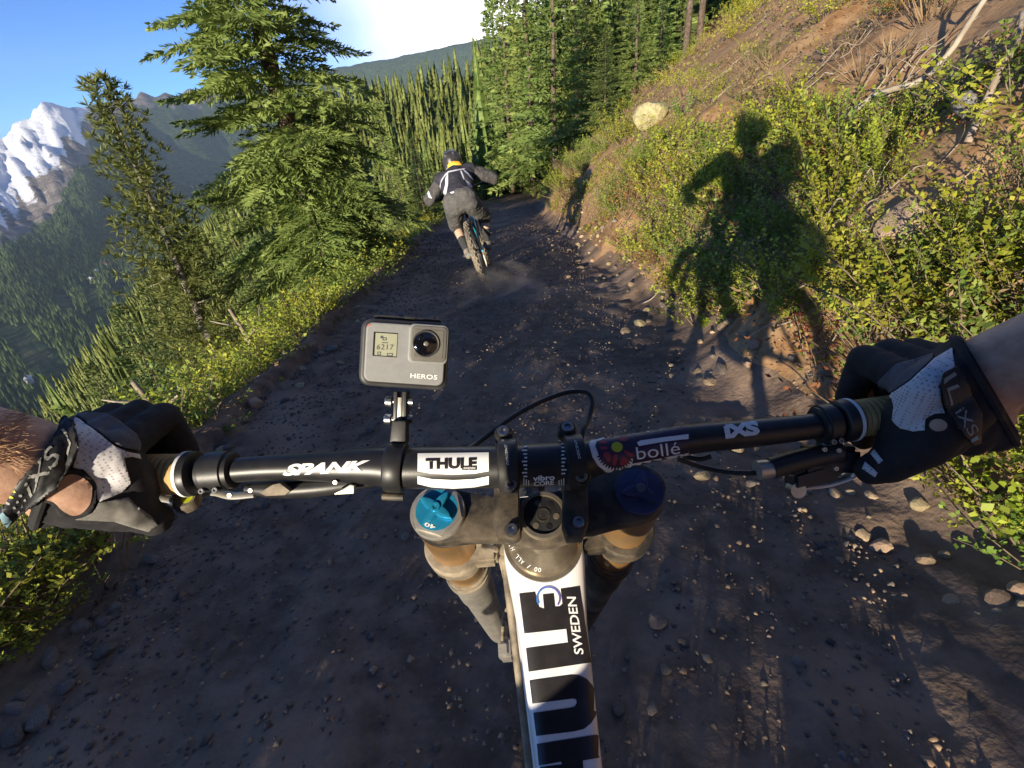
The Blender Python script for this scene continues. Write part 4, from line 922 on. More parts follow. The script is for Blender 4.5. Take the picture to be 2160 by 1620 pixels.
poly_decal('sticker_band', z4([(415, 320), (440, 305), (782, 258), (782, 290), (600, 312), (430, 342)]), BV, MT['wprint'], BAR, .0010, 4)
text_decal('lettering', 'bollé', z4([(415, 432)])[0], z4([(722, 388)])[0], z4([(405, 352)])[0], BV, MT['wprint'], BAR, .0012, .0, 0, 4, 1.02)
text_decal('lettering', 'iXS', z4([(1045, 290)])[0], z4([(1292, 258)])[0], z4([(1028, 195)])[0], BV, MT['wprint'], BAR, .0008, .06, 0, 4, .9)
# ------------------------------------------------------------------ stem, crown and fork
P0 = at(925, 1085, .40); nA = -A
def crown_px(poly, off=0): 
    q = P0+A*off; return [on_plane(x, y, q, nA) for x, y in poly]
bm = bmesh.new()
outl = smoothpoly([(866, 1085), (880, 1042), (925, 1026), (985, 1036), (1062, 1048), (1150, 1040), (1240, 1010), (1300, 985), (1352, 978), (1398, 1005), (1404, 1052), (1372, 1092), (1300, 1108), (1235, 1126), (1150, 1150), (1062, 1138), (985, 1138), (925, 1146), (882, 1126)], 4)
prism(bm, crown_px(outl), A*.017, .003, 2); CROWN = part('fork_crown', bm, MT['dusty'], BIKE)
FORKC = {'l': on_plane(925, 1083, P0, nA), 'r': on_plane(1347, 1040, P0, nA)}
AX_S = .70
for sd in 'lr':
    c = FORKC[sd]; k = 1 if sd == 'l' else -1
    bm = bmesh.new(); lathe(bm, c, A, [(.012, .0226), (.17, .0226), (.23, .0215)], 36); st = part('stanchion', bm, MT['gold'], BIKE)
    bm = bmesh.new(); lathe(bm, c, A, [(.085, .024), (.086, .0285), (.088, .030), (.108, .030), (.111, .0285), (.112, .024)], 36); x_, y_, _ = frame(A); 
    box(bm, c+A*.098+Vector((k*.022, -.008, 0)), (Vector((1, 0, 0)), A.cross(Vector((1, 0, 0))), A), (.02, .014, .009), .003); part('lower_crown_clamp', bm, MT['dusty2' if sd == 'l' else 'dusty'], BIKE)
    for s0, r in ((.118, .0245), (.128, .0252), (.178, .0255), (.189, .0262)):
        bm = bmesh.new(); lathe(bm, c, A, [(s0-.004, .0222), (s0-.003, r), (s0+.003, r), (s0+.004, .0222)], 36); part('seal_ring', bm, MT['dusty2' if sd == 'l' else 'dusty'], BIKE)
    bm = bmesh.new(); lathe(bm, c, A, [(.195, .0255), (.20, .027), (.206, .027), (.215, .0245)]+[(.215+i*.012+d, r) for i in range(7) for d, r in ((.001, .0238), (.006, .0245), (.011, .0238))]+[(.31, .0225), (AX_S-.05, .021), (AX_S, .02), (AX_S+.02, .018)], 36); part('fork_leg', bm, MT['silver' if sd == 'l' else 'dusty'], BIKE)
    ring = MT['silver'] if sd == 'l' else MT['purple']
    # hexagonal top cap
    x_, y_, _ = frame(nA); bm = bmesh.new(); R0 = .0232 if sd == 'l' else .0206
    lathe(bm, c+nA*.0005, nA, [(0, R0), (.004, R0), (.0055, R0*.97)], 40); 
    if sd == 'l': prism(bm, [c+nA*.005+(x_*math.cos(rad(60*i+10))+y_*math.sin(rad(60*i+10)))*.0222 for i in range(6)], nA*.004, .0012)
    CAP = part('fork_cap', bm, ring, BIKE)
    # star shaped knob
    bm = bmesh.new(); top = c+nA*(.0092 if sd == 'l' else .0052); rr0 = .0172
    arms = 4 if sd == 'l' else 3; out = []
    for i in range(arms*8):
        a = 2*math.pi*i/(arms*8)+rad(-38 if sd == 'l' else 40); q = (math.cos(a*arms)+1)/2 if False else abs(((i/8) % 1)-.5)*2
        r = rr0*(.36+.62*q**1.6); out.append(top+(x_*math.cos(a)+y_*math.sin(a))*r)
    bmd = bmesh.new(); lathe(bmd, c+nA*.004, nA, [(0, rr0*1.02), (.0052 if sd == 'l' else .0016, rr0*1.02)], 36); part('knob_base', bmd, MT['blue' if sd == 'l' else 'purple'], CAP)
    prism(bm, out, nA*.006, .002, 2); part('star_knob', bm, MT['blue' if sd == 'l' else 'purple'], CAP)
    bm = bmesh.new(); lathe(bm, top+nA*.006, nA, [(0, .0042), (.0015, .0038), (.0015, .002), (.0008, .002)], 16); part('knob_screw', bm, MT['steel' if sd == 'r' else 'blue'], CAP)
bpy.context.view_layer.update()
KN = bvh_of([o for o in bpy.data.objects if o.name.startswith('star_knob') or o.name.startswith('knob_base')])
text_decal('lettering', '40', (920, 1109), (897, 1100), (917, 1118), KN, MT['wprint'], CAP.parent.children[0] if False else BAR, .0004, .02, 0, 3)
# lower crown bridge, steerer and headset
cm = (FORKC['l']+FORKC['r'])/2
STC = on_plane(1146, 1088, P0, nA)
bm = bmesh.new(); box(bm, cm+A*.100, (Vector((1, 0, 0)), A.cross(Vector((1, 0, 0))), A), (.062, .018, .008), .004); part('lower_crown', bm, MT['dusty2'], BIKE)
bm = bmesh.new(); lathe(bm, STC, nA, [(-.075, .0365), (-.070, .0375), (-.066, .0375), (-.0655, .034), (-.064, .033), (-.058, .0325), (-.045, .0285), (-.032, .0235), (-.026, .0225), (-.02, .0225), (-.018, .0205), (.002, .0205), (.004, .0195), (.004, .0165), (.001, .0160)], 48); HS = part('headset', bm, MT['bronze'], BIKE)
bm = bmesh.new(); lathe(bm, STC, nA, [(-.004, .0162), (.0018, .0162), (.002, .015)], 36); CAPT = part('headset_cap', bm, MT['blackpl'], HS)
for i in range(6):
    a = rad(60*i+20); x_, y_, _ = frame(nA); bm = bmesh.new(); p = STC+nA*.0018+(x_*math.cos(a)+y_*math.sin(a))*.0108
    lathe(bm, p, nA, [(0, .0028), (.0008, .0026)], 10 if i % 2 else 6); part('cap_window', bm, MT['bronze' if i % 2 else 'ink'], HS)
bm = bmesh.new(); lathe(bm, STC+nA*.0015, nA, [(0, .0062), (.0012, .0060), (.0012, .0048), (.0006, .0046), (.0006, .0022), (-.0005, .0020)], 24); part('cap_bolt', bm, MT['dusty'], HS)
BX = Vector((1, 0, 0))
for sd, xp, bolts in (('l', 1072, ((1065, 915), (1077, 1021), (1080, 1118))), ('r', 1212, ((1204, 905), (1226, 1003), (1220, 1103)))):
    p, d = barat(xp); r0 = .0166; bm = bmesh.new(); hw = .0078
    x_ = d; y_ = (UP-d*UP.dot(d)).normalized(); z_ = x_.cross(y_)          # z_ points back to the rider
    if z_.dot(FW) > 0: z_ = -z_
    ring_o = []; ring_i = []
    def loop(rad_fn, s): return [bm.verts.new(p+x_*s+(y_*math.cos(t)+z_*math.sin(t))*rad_fn(t)) for t in ANG]
    ANG = [rad(-100+i*9) for i in range(37)]
    ro = lambda t: .0212; ri = lambda t: r0
    a_ = loop(ri, -hw); b_ = loop(ro, -hw*.8); c_ = loop(ro, hw*.8); d_ = loop(ri, hw)
    for i in range(len(ANG)-1):
        for q, w in ((a_, b_), (b_, c_), (c_, d_), (d_, a_)): bm.faces.new((q[i], q[i+1], w[i+1], w[i]))
    bm.faces.new((a_[0], b_[0], c_[0], d_[0])); bm.faces.new((d_[-1], c_[-1], b_[-1], a_[-1])); CL = part('stem_clamp', bm, MT['blackpl'], BIKE)
    # stem body from the bar down to the crown
    bm = bmesh.new(); pb = crown_px([(xp-26, 1040), (xp+24, 1036), (xp+26, 1120), (xp+14, 1148), (xp-18, 1150), (xp-28, 1120)], -.004); prism(bm, pb, nA*.022, .004, 2)
    prism(bm, [p+y_*.004+x_*s for s in (-.0085, .0085)]+[crown_px([(xp+22, 1045)], -.02)[0], crown_px([(xp-24, 1047)], -.02)[0]], -z_*.02, .003, 2); part('stem', bm, MT['dusty'], BIKE)
    # bolt lugs
    for i, (bx_, by_) in enumerate(bolts):
        if i == 0: q = p+y_*.0255-z_*.004+x_*((bx_-proj(p)[0])*D0/F); dirn = (z_+y_*.6).normalized()
        elif i == 1: q = at(bx_, by_, .343); dirn = (CAM-q).normalized()
        else: q = on_plane(bx_, by_, P0+nA*.026, nA); dirn = nA
        bm = bmesh.new(); lathe(bm, q-dirn*.012, dirn, [(0, .0072), (.010, .0072), (.012, .006)], 24); part('bolt_lug', bm, MT['blackpl' if i < 2 else 'dusty'], BIKE)
        bm = bmesh.new(); lathe(bm, q-dirn*.002, dirn, [(0, .0046), (.0045, .0046), (.0055, .0040), (.0055, .0024), (.0030, .0022)], 20); part('stem_bolt', bm, MT['steel'], BIKE)
    CB = bvh_of([CL])
    if sd == 'l': text_decal('lettering', 'DESCENT', (1074, 981), (1069, 938), (1069, 981), CB, MT['wprint'], CL, .0004, .0, .2, 3)
    else: text_decal('lettering', 'DESCENT', (1225, 967), (1216, 927), (1220, 968), CB, MT['wprint'], CL, .0004, .0, .2, 3)
HB = bvh_of([HS])
for i, (ch, a) in enumerate(zip('0° / ALL HTZ', [0]*12)):
    if ch == ' ': continue
    t = rad(96+i*6.2); cx, cy, rx, ry = 1146, 1118, 73, 84; x, y = cx+rx*math.cos(t), cy+ry*math.sin(t); tx, ty = -math.sin(t), math.cos(t); nx, ny = math.cos(t), math.sin(t)
    text_decal('lettering', ch, (x-nx*4.5-tx*3, y-ny*4.5-ty*3), (x-nx*4.5+tx*3, y-ny*4.5+ty*3), (x+nx*4.5-tx*3, y+ny*4.5-ty*3), HB, MT['wprint'], HS, .0003, 0, 0, 3)
# ------------------------------------------------------------------ frame: white top tube with large black letters
TT0 = STC+A*.071+Vector((0, .012, 0)); TTd = (at(1206, 1660, .385)-TT0); TTl = TTd.length; TTd.normalize()
TTn = (BX.cross(TTd)).normalized(); TTn = TTn if TTn.z > 0 else -TTn
def tube_sec(bm, o, d, n, L, prof, taper, k=24, e=.45):
    """super-ellipse section; prof: list of (s, half width, half height)"""
    x = d.cross(n).normalized(); rings = []
    for s, w, h in prof:
        ring = []
        for j in range(k):
            a = 2*math.pi*j/k; c, q = math.cos(a), math.sin(a); ring.append(bm.verts.new(o+d*s+x*w*math.copysign(abs(c)**e, c)+n*(h*math.copysign(abs(q)**e, q)-h)))
        rings.append(ring)
    for i in range(len(rings)-1):
        for j in range(k): bm.faces.new((rings[i][j], rings[i][(j+1) % k], rings[i+1][(j+1) % k], rings[i+1][j]))
    bm.faces.new(rings[0][::-1]); bm.faces.new(rings[-1])
bm = bmesh.new(); tube_sec(bm, TT0-TTd*.035, TTd, TTn, TTl, [(0, .030, .022), (.02, .0385, .024), (.06, .0395, .024), (TTl*.6, .0325, .02), (TTl+.035, .0275, .018), (TTl+.30, .022, .016)], 0, 40, .42); TT = part('top_tube', bm, MT['white'], BIKE)
bm = bmesh.new(); lathe(bm, STC+A*.074, A, [(0, .036), (.03, .034), (.11, .034), (.115, .032)], 36); part('head_tube', bm, MT['white'], BIKE)
bm = bmesh.new(); sweep(bm, [STC+A*.15, Vector((.014, -.1, .50)), Vector((.014, -.33, .40))], [.034, .033, .03], 24); part('down_tube', bm, MT['white'], BIKE)
bm = bmesh.new(); sweep(bm, [Vector((.014, -.33, .40)), Vector((.014, -.40, .62)), Vector((.014, -.46, .80))], .018, 16); part('seat_tube', bm, MT['white'], BIKE)
bm = bmesh.new(); ellipsoid(bm, (.014, -.55, .84), (BX, Vector((0, 1, 0)), Vector((0, 0, 1))), (.06, .13, .025)); part('saddle', bm, MT['blackpl'], BIKE)
for k in (-1, 1):
    bm = bmesh.new(); sweep(bm, [Vector((.014+k*.03, -.36, .42)), Vector((.014+k*.07, -.80, .47))], [.014, .011], 12); sweep(bm, [Vector((.014+k*.02, -.43, .70)), Vector((.014+k*.07, -.80, .47))], [.011, .009], 12); part('rear_stay', bm, MT['white'], BIKE)
    bm = bmesh.new(); sweep(bm, [Vector((.014+k*.05, -.33, .40)), Vector((.014+k*.07, -.33+k*.16, .36))], [.011, .009], 12); box(bm, (.014+k*.13, -.33+k*.16, .355), (BX, Vector((0, 1, 0)), Vector((0, 0, 1))), (.05, .045, .009), .003); part('crank', bm, MT['blackpl'], BIKE)
def wheel(name, c, parent, R=.345, tw=.031):
    w = part(name, lathe(bmesh.new(), Vector(c)-BX*.05, BX, [(0, .012), (.02, .03), (.03, .016), (.07, .016), (.08, .03), (.1, .012)], 20), MT['blackpl'], parent)
    bm = bmesh.new(); n = 56; k = 12
    rings = [[bm.verts.new(Vector(c)+Vector((math.sin(b)*tw, 0, 0))+Vector((0, math.cos(a), math.sin(a)))*(R-tw+math.cos(b)*tw)) for b in (2*math.pi*j/k for j in range(k))] for a in (2*math.pi*i/n for i in range(n))]
    for i in range(n):
        for j in range(k): bm.faces.new((rings[i][j], rings[i][(j+1) % k], rings[(i+1) % n][(j+1) % k], rings[(i+1) % n][j]))
    for i in range(n):                                                  # tread knobs
        a = 2*math.pi*(i+.5)/n
        for q in ((-.011, .011) if i % 2 else (-.024, .024, 0)):
            rr_k = R+math.cos(abs(q)/tw*1.2)*.004-.002-(abs(q)/tw)**2*.010; e = Vector((0, math.cos(a), math.sin(a))); t = Vector((0, -math.sin(a), math.cos(a))); box(bm, Vector(c)+BX*q+e*rr_k, (BX, t, e), (.0055, .011, .005))
    part('tyre', bm, MT['tyre'], w, False)
    bm = bmesh.new(); m = 40; prof = [(-.014, R-.075), (.014, R-.075), (.015, R-.055), (-.015, R-.055)]
    rg_ = [[bm.verts.new(Vector(c)+BX*x+Vector((0, math.cos(a), math.sin(a)))*r) for x, r in prof] for a in (2*math.pi*i/m for i in range(m))]
    for i in range(m):
        for j in range(4): bm.faces.new((rg_[i][j], rg_[i][(j+1) % 4], rg_[(i+1) % m][(j+1) % 4], rg_[(i+1) % m][j]))
    part('rim', bm, MT['blackpl'], w)
    bm = bmesh.new()
    for i in range(28):
        a = 2*math.pi*i/28; sx = .03 if i % 2 else -.03; sweep(bm, [Vector(c)+BX*sx+Vector((0, math.cos(a+.5), math.sin(a+.5)))*.025, Vector(c)+Vector((0, math.cos(a), math.sin(a)))*(R-.07)], .0011, 5)
    part('spokes', bm, MT['steel'], w); return w
AXF = cm+A*AX_S+Vector((0, .035, 0)); gz = float(zt(AXF.y))
wheel('front_wheel', (.014, AXF.y, gz+.365), BIKE); wheel('rear_wheel', (.014, -.80, float(zt(-.8))+.365), BIKE)
TB = bvh_of([TT])
def z2(pts): return [(1020+x/3.682, 1180+y/3.682) for x, y in pts]
for nm, poly in (('letter_e_l', [(278, 265), (400, 252), (412, 300), (432, 372), (470, 385), (460, 272), (545, 264), (556, 368), (590, 366), (612, 345), (598, 228), (745, 208), (832, 800), (352, 872), (331, 690), (655, 648), (642, 540), (318, 575)]),
                 ('letter_u', [(358, 940), (680, 896), (740, 898), (800, 925), (845, 980), (872, 1050), (882, 1130), (870, 1210), (835, 1270), (780, 1315), (700, 1335), (410, 1370), (388, 1190), (680, 1150), (710, 1140), (724, 1110), (718, 1085), (690, 1080), (380, 1120)]),
                 ('letter_h', [(415, 1432), (895, 1356), (918, 1535), (770, 1560), (780, 1700), (940, 1680), (960, 1800), (470, 1860), (440, 1610), (610, 1590), (600, 1570), (432, 1600)])):
    poly_decal('lettering', z2(poly), TB, MT['ink'], TT, .0005, 6)
for k in range(9):
    a0, a1 = rad(150+k*27), rad(150+(k+1)*27+2); ro_, ri_ = 26, 22; cx, cy = 1157, 1262
    cc = lerpc((.02, .16, .5), (.10, .05, .25), k/8); m = mat('ring_print', cc); pts = [(cx+ro_*math.cos(a), cy+ro_*math.sin(a)) for a in (a0, (a0+a1)/2, a1)]+[(cx+ri_*math.cos(a), cy+ri_*math.sin(a)) for a in (a1, (a0+a1)/2, a0)]
    poly_decal('ring_mark', pts, TB, m, TT, .0010, 5)
text_decal('lettering', 'SWEDEN', z2([(775, 735)])[0], z2([(715, 290)])[0], z2([(705, 735)])[0], TB, MT['wprint'], TT, .0010, .015, 0, 5)
# ------------------------------------------------------------------ cables, levers, brakes
def cable(pts, r, m, name='brake_hose', parent=BIKE): bm = bmesh.new(); sweep(bm, spline(pts, 8), r, 10); return part(name, bm, m, parent)
cable([at(985, 950, .385), at(1020, 925, .40), at(1100, 868, .42), at(1180, 832, .43), at(1232, 826, .43), at(1249, 845, .425), at(1243, 880, .415), at(1228, 915, .40), at(1225, 960, .40)], .0022, MT['cable'])
cable([at(1430, 968, .375), at(1480, 985, .375), at(1540, 996, .37), at(1600, 998, .365)], .0020, MT['cable'])
cable([at(1440, 962, .372), at(1475, 968, .368), at(1500, 962, .365)], .0022, MT['cable'])
cable([on_plane(1010, 1150, P0+A*.03, nA), STC+A*.10+Vector((-.045, .0, 0)), STC+A*.18+Vector((-.04, -.035, 0)), STC+A*.28+Vector((-.05, -.03, 0)), FORKC['l']+A*.5+Vector((.02, -.03, 0)), FORKC['l']+A*.62+Vector((.012, -.03, 0))], .0026, MT['dusty2'])
cable([TT0+TTd*(-.0)+Vector((-.040, 0, -.035)), TT0+TTd*TTl*.5+Vector((-.036, 0, -.045)), TT0+TTd*TTl*.95+Vector((-.033, 0, -.045))], .0035, MT['dusty2'], 'cable_guide')
bm = bmesh.new(); c = FORKC['l']+A*.64+Vector((.018, -.045, 0)); box(bm, c, (BX, A, BX.cross(A)), (.014, .03, .018), .005); box(bm, c+Vector((-.004, -.01, .02)), (BX, A, BX.cross(A)), (.008, .012, .010), .002); part('brake_caliper', bm, MT['silver'], BIKE)
# right brake
bm = bmesh.new(); sweep(bm, [at(1597, 992, .362), at(1628, 988, .362)], [.0075, .0070], 16); part('hose_fitting', bm, MT['silver'], BIKE)
bm = bmesh.new(); sweep(bm, spline([at(1626, 988, .362), at(1680, 972, .362), at(1740, 958, .362), at(1770, 950, .362)], 4), [.0082]*9+[.009, .0095, .010, .009], 16)
box(bm, at(1745, 968, .366), (RT, UP, FW), (.022, .010, .009), .004); box(bm, at(1715, 1000, .368), (RT*.96+UP*.28, UP, FW), (.020, .0075, .008), .003); sweep(bm, [at(1742, 955, .364), at(1745, 915, .362)], .007, 12); part('brake_body', bm, MT['blackpl'], BIKE)
bm = bmesh.new(); sweep(bm, [at(1672, 1030, .37)-FW*.008, at(1672, 1030, .37)], [.006, .0062], 16); part('lever_pivot', bm, MT['steel'], BIKE)
bm = bmesh.new(); sweep(bm, spline([at(1678, 1026, .372), at(1740, 1020, .372), at(1790, 1004, .37), at(1812, 988, .365), at(1850, 992, .37), at(1900, 985, .375)], 5), .0042, 10, True, .6); part('brake_lever', bm, MT['silver'], BIKE)
for x, y in ((1738, 948), (1768, 950), (1762, 988)):
    bm = bmesh.new(); q = at(x, y, .352); lathe(bm, q, -FW, [(0, .0017), (.0016, .0016), (.0016, .0009), (.0008, .0008)], 10); part('bolt', bm, MT['silver'], BIKE)
# left brake and shifter under the bar
bm = bmesh.new(); sweep(bm, spline([at(520, 1030, .366), at(600, 1032, .366), at(690, 1026, .366), at(770, 1016, .366), at(812, 1010, .366)], 4), [.0040, .0052, .0064, .007, .0072, .0074, .0074, .0074, .0072, .0068, .006, .0055, .005, .005, .0045, .004, .0035], 14); part('brake_body', bm, MT['blackpl'], BIKE)
bm = bmesh.new(); prism(bm, [at(x, y, .350) for x, y in ((545, 1040), (575, 1022), (590, 1019), (612, 1036), (600, 1045), (560, 1047))], FW*.006, .001); part('shifter_plate', bm, MT['dusty2'], BIKE)
bm = bmesh.new(); prism(bm, [at(x, y, .350) for x, y in ((702, 1043), (722, 1032), (738, 1022), (747, 1024), (746, 1042))], FW*.006, .001); part('shifter_paddle', bm, MT['silver'], BIKE)
bm = bmesh.new(); sweep(bm, spline([at(540, 1042, .365), at(490, 1046, .37), at(450, 1038, .375), at(415, 1050, .375), at(390, 1058, .375), at(340, 1050, .38)], 5), .0036, 10, True, .6); part('brake_lever', bm, MT['silver'], BIKE)
bm = bmesh.new(); lathe(bm, at(400, 1060, .368), -FW+UP*.9, [(0, .0095), (.006, .0095), (.008, .008)], 20); part('barrel_adjuster', bm, MT['dusty2'], BIKE)
bm = bmesh.new(); lathe(bm, at(397, 1053, .363), -FW+UP*.9, [(0, .0045), (.002, .0042)], 16); part('adjuster_tip', bm, yl, BIKE)
for x, y in ((708, 1017), (486, 1044), (530, 1034)):
    bm = bmesh.new(); q = at(x, y, .350); lathe(bm, q, -FW, [(0, .0017), (.0016, .0016), (.0016, .0009), (.0008, .0008)], 10); part('bolt', bm, MT['silver'], BIKE)
# ================================================================== ACTION CAMERA CLAMPED TO THE BAR
MT['cgrey'] = mat('camera_grey', (.245, .25, .255), (.22, .225, .23), 200, .5, .03, bscale=900); MT['crim'] = mat('camera_dark', (.035, .035, .038), (.05, .05, .05), 60, .5); MT['lcd'] = mat('lcd', (.34, .35, .26), (.30, .31, .23), 30, .3)
MT['glass'] = mat('lens_glass', (.004, .004, .006), None, rough=.06, coat=1); MT['red'] = mat('red_mark', (.7, .08, .05)); MT['bezel'] = mat('lens_bezel', (.16, .155, .14), (.19, .18, .165), 90, .4, metal=.3)
cen = at(853, 748, .362); GO = thing('action_camera', at(838, 985, .36), 'small grey action camera in black frame on a bar clamp beside the stickered stem', 'camera')
nC = (CAM-cen).normalized()*1.0+RT*.10+UP*-.04; nC.normalize()
def cplane(poly, off): return [on_plane(x, y, cen+nC*off, nC) for x, y in poly]
def rot_rect(x0, y0, x1, y1, r, sk=(0.066, -.055)):
    cx, cy = 853, 748; return [(x+(y-cy)*sk[1], y+(x-cx)*sk[0]) for x, y in rrect(x0, y0, x1, y1, r)]
bm = bmesh.new(); prism(bm, cplane(rot_rect(760, 676, 947, 819, 22), 0), -nC*.024, .0035, 3); FR_ = part('camera_frame', bm, MT['crim'], GO)
bm = bmesh.new(); prism(bm, cplane(rot_rect(767, 681, 941, 813, 17), .001), -nC*.003, .001, 2); part('frame_lip', bm, MT['blackpl'], GO)
bm = bmesh.new(); prism(bm, cplane(rot_rect(770, 684, 938, 809, 15), .0028), -nC*.004, .0012, 3); FACE = part('camera_face', bm, MT['cgrey'], GO)
bm = bmesh.new(); prism(bm, cplane(rot_rect(860, 681, 944, 765, 13), .0052), -nC*.005, .0014, 3); part('lens_block', bm, MT['cgrey'], GO)
bm = bmesh.new(); prism(bm, cplane(rot_rect(865, 685, 940, 760, 10), .0062), -nC*.003, .0008, 2); part('lens_bezel', bm, MT['bezel'], GO)
LB_ = bm = bmesh.new(); prism(bm, cplane(rot_rect(872, 692, 934, 752, 3), .0066), -nC*.002, .0003, 1); LW = part('lens_window', bm, MT['bezel'], GO)
lc = on_plane(898, 725, cen+nC*.0066, nC)
bm = bmesh.new(); lathe(bm, lc, nC, [(0, .0102), (.0012, .0102), (.0014, .0098), (.0012, .0092), (.0003, .0088)], 40); part('lens_ring', bm, MT['crim'], LW)
bm = bmesh.new(); lathe(bm, lc, nC, [(0, .0088), (.0006, .0086), (.0014, .0070), (.0020, .0045), (.0022, .001)], 40); part('lens_glass', bm, MT['glass'], LW)
bm = bmesh.new(); lathe(bm, lc+nC*.0022, nC, [(0, .0018), (.0003, .0012)], 16); part('lens_centre', bm, MT['bezel'], LW)
FB = bvh_of([FACE])
poly_decal('screen_rim', rot_rect(786, 704, 837, 755, 1), FB, MT['ink'], GO, .0002, 8)
SCR = poly_decal('screen', rot_rect(790, 706, 836, 753, 1), FB, MT['lcd'], GO, .0005, 8)
MT['lcdink'] = mat('lcd_ink', (.07, .075, .10))
text_decal('lettering', '6217', (794, 737), (829, 738), (795, 726), FB, MT['lcdink'], SCR, .0008, .0, 0, 4, 1.1)
def frame2(x0, y0, x1, y1, w): 
    for a in ([(x0, y0), (x1, y0), (x1, y0+w), (x0, y0+w)], [(x0, y1-w), (x1, y1-w), (x1, y1), (x0, y1)], [(x0, y0), (x0+w, y0), (x0+w, y1), (x0, y1)], [(x1-w, y0), (x1, y0), (x1, y1), (x1-w, y1)]): poly_decal('screen_icon', a, FB, MT['lcdink'], SCR, .0008, 5)
frame2(816, 745, 828, 751, 1.3); frame2(796, 742, 803, 749, 1.2); frame2(807, 712, 815, 718, 1.4)
poly_decal('screen_icon', circ(805, 711, 3), FB, MT['lcdink'], SCR, .0008, 4); poly_decal('screen_icon', [(805, 722), (818, 722.5), (818, 724), (805, 723.5)], FB, MT['lcdink'], SCR, .0008, 5)
text_decal('lettering', 'HERO5', (865, 797), (922, 801), (866, 787), FB, MT['wprint'], FACE, .0005, .025, 0, 4, 1.05)
poly_decal('red_corner', [(773, 690), (776, 686), (781, 684), (781, 685.5), (777, 687.5), (774.5, 691)], FB, MT['red'], FACE, .0005, 4)
bm = bmesh.new(); prism(bm, cplane([(790, 665), (800, 664), (925, 674), (931, 676), (931, 684), (790, 676)], -.006), -nC*.012, .001); prism(bm, cplane([(853, 668), (878, 669), (876, 674), (853, 672)], -.004), -nC*.004, .0005); part('latch', bm, MT['blackpl'], GO)
# mount: fingers, bolts, arm and clamp
mb = on_plane(843, 826, cen-nC*.012, nC); bp, bd = barat(836)
for k, (x0, x1) in enumerate(((830, 838), (848, 857), (838.5, 847.5))):
    bm = bmesh.new(); y0, y1 = ((826, 888), (826, 888), (838, 886))[k]; prism(bm, [at(x, y, .366) for x, y in ((x0, y0), (x1, y0), (x1-1, y1), (x0-1, y1))], FW*.013, .001); part('mount_finger', bm, MT['silver' if k == 2 else 'blackpl'], GO)
for y, dx in ((847, 0), (884, -2)):
    for x0, x1, r in ((813, 827, .0042), (858, 872, .0036)):
        bm = bmesh.new(); p0 = at(x0+dx, y, .372); p1 = at(x1+dx, y+1, .372); lathe(bm, p0, p1-p0, [(0, r*.8), (.0008, r), ((p1-p0).length, r)], 20); part('mount_bolt', bm, MT['steel'], GO)
    bm = bmesh.new(); sweep(bm, [at(826+dx, y, .372), at(862+dx, y+1, .372)], .002, 10); part('bolt_shank', bm, MT['steel'], GO)
bm = bmesh.new(); prism(bm, [at(x, y, .358) for x, y in ((826, 888), (856, 888), (856, 930), (848, 955), (818, 955), (822, 925))], FW*.014, .002); part('mount_arm', bm, MT['blackpl'], GO)
bm = bmesh.new(); x_ = bd; y_ = (UP-x_*UP.dot(x_)).normalized(); z_ = x_.cross(y_); z_ = z_ if z_.dot(FW) < 0 else -z_; hw = .0068; rB = 41*D0/F
def cl(r, s): return [bm.verts.new(bp+x_*(s)+(y_*math.cos(t)+z_*math.sin(t))*r) for t in (2*math.pi*i/40 for i in range(40))]
L4 = [cl(rB+.0004, -hw), cl(rB+.0035, -hw), cl(rB+.0045, -hw*.75), cl(rB+.0045, hw*.75), cl(rB+.0035, hw), cl(rB+.0004, hw)]
for i in range(40):
    for q in range(6): bm.faces.new((L4[q][i], L4[q][(i+1) % 40], L4[(q+1) % 6][(i+1) % 40], L4[(q+1) % 6][i]))
part('bar_clamp', bm, MT['blackpl'], GO)
bm = bmesh.new(); q = bp-y_*(rB+.006)+z_*.006; sweep(bm, [q-x_*hw*1.15, q+x_*hw*1.15], .0028, 14); part('clamp_hinge', bm, MT['dusty'], GO)
# ================================================================== THE PERSON RIDING (chest camera's bearer): body, gloves, helmet, clothes
MT['skin'] = mat('skin', (.40, .225, .15), (.56, .35, .25), 55, .55, .3, bscale=420, spec=.35)
MT['skin'].node_tree.nodes['Principled BSDF'].inputs['Subsurface Weight'].default_value = .12; MT['skin'].node_tree.nodes['Principled BSDF'].inputs['Subsurface Radius'].default_value = (.01, .004, .002)
MT['glove'] = mat('black_glove', (.012, .011, .013), (.022, .020, .022), 120, .85, .3, bscale=900)
MT['gmesh'] = mat('pale_mesh_fabric', (.40, .385, .41), (.50, .49, .52), 200, .8, .2, bscale=1500)
def mesh_weave(m, s):
    n = m.node_tree; N = n.nodes; L = n.links; b = N['Principled BSDF']; tc = N.new('ShaderNodeTexCoord'); v = N.new('ShaderNodeTexVoronoi'); v.inputs['Scale'].default_value = s; v.inputs['Randomness'].default_value = .15; L.new(tc.outputs['Object'], v.inputs['Vector'])
    r = N.new('ShaderNodeMapRange'); r.inputs[1].default_value = .12; r.inputs[2].default_value = .42; L.new(v.outputs['Distance'], r.inputs[0]); x = N.new('ShaderNodeMix'); x.data_type = 'RGBA'; x.inputs[6].default_value = (.24, .23, .25, 1); x.inputs[7].default_value = (.64, .62, .64, 1); L.new(r.outputs[0], x.inputs[0]); L.new(x.outputs[2], b.inputs['Base Color'])
mesh_weave(MT['gmesh'], 420)
MT['ggrey'] = mat('grey_glove_panel', (.085, .08, .09), (.11, .105, .115), 120, .85, .2, bscale=900); MT['gthumb'] = mat('grey_thumb_fabric', (.13, .125, .11), (.20, .19, .17), 90, .9, .3, bscale=900)
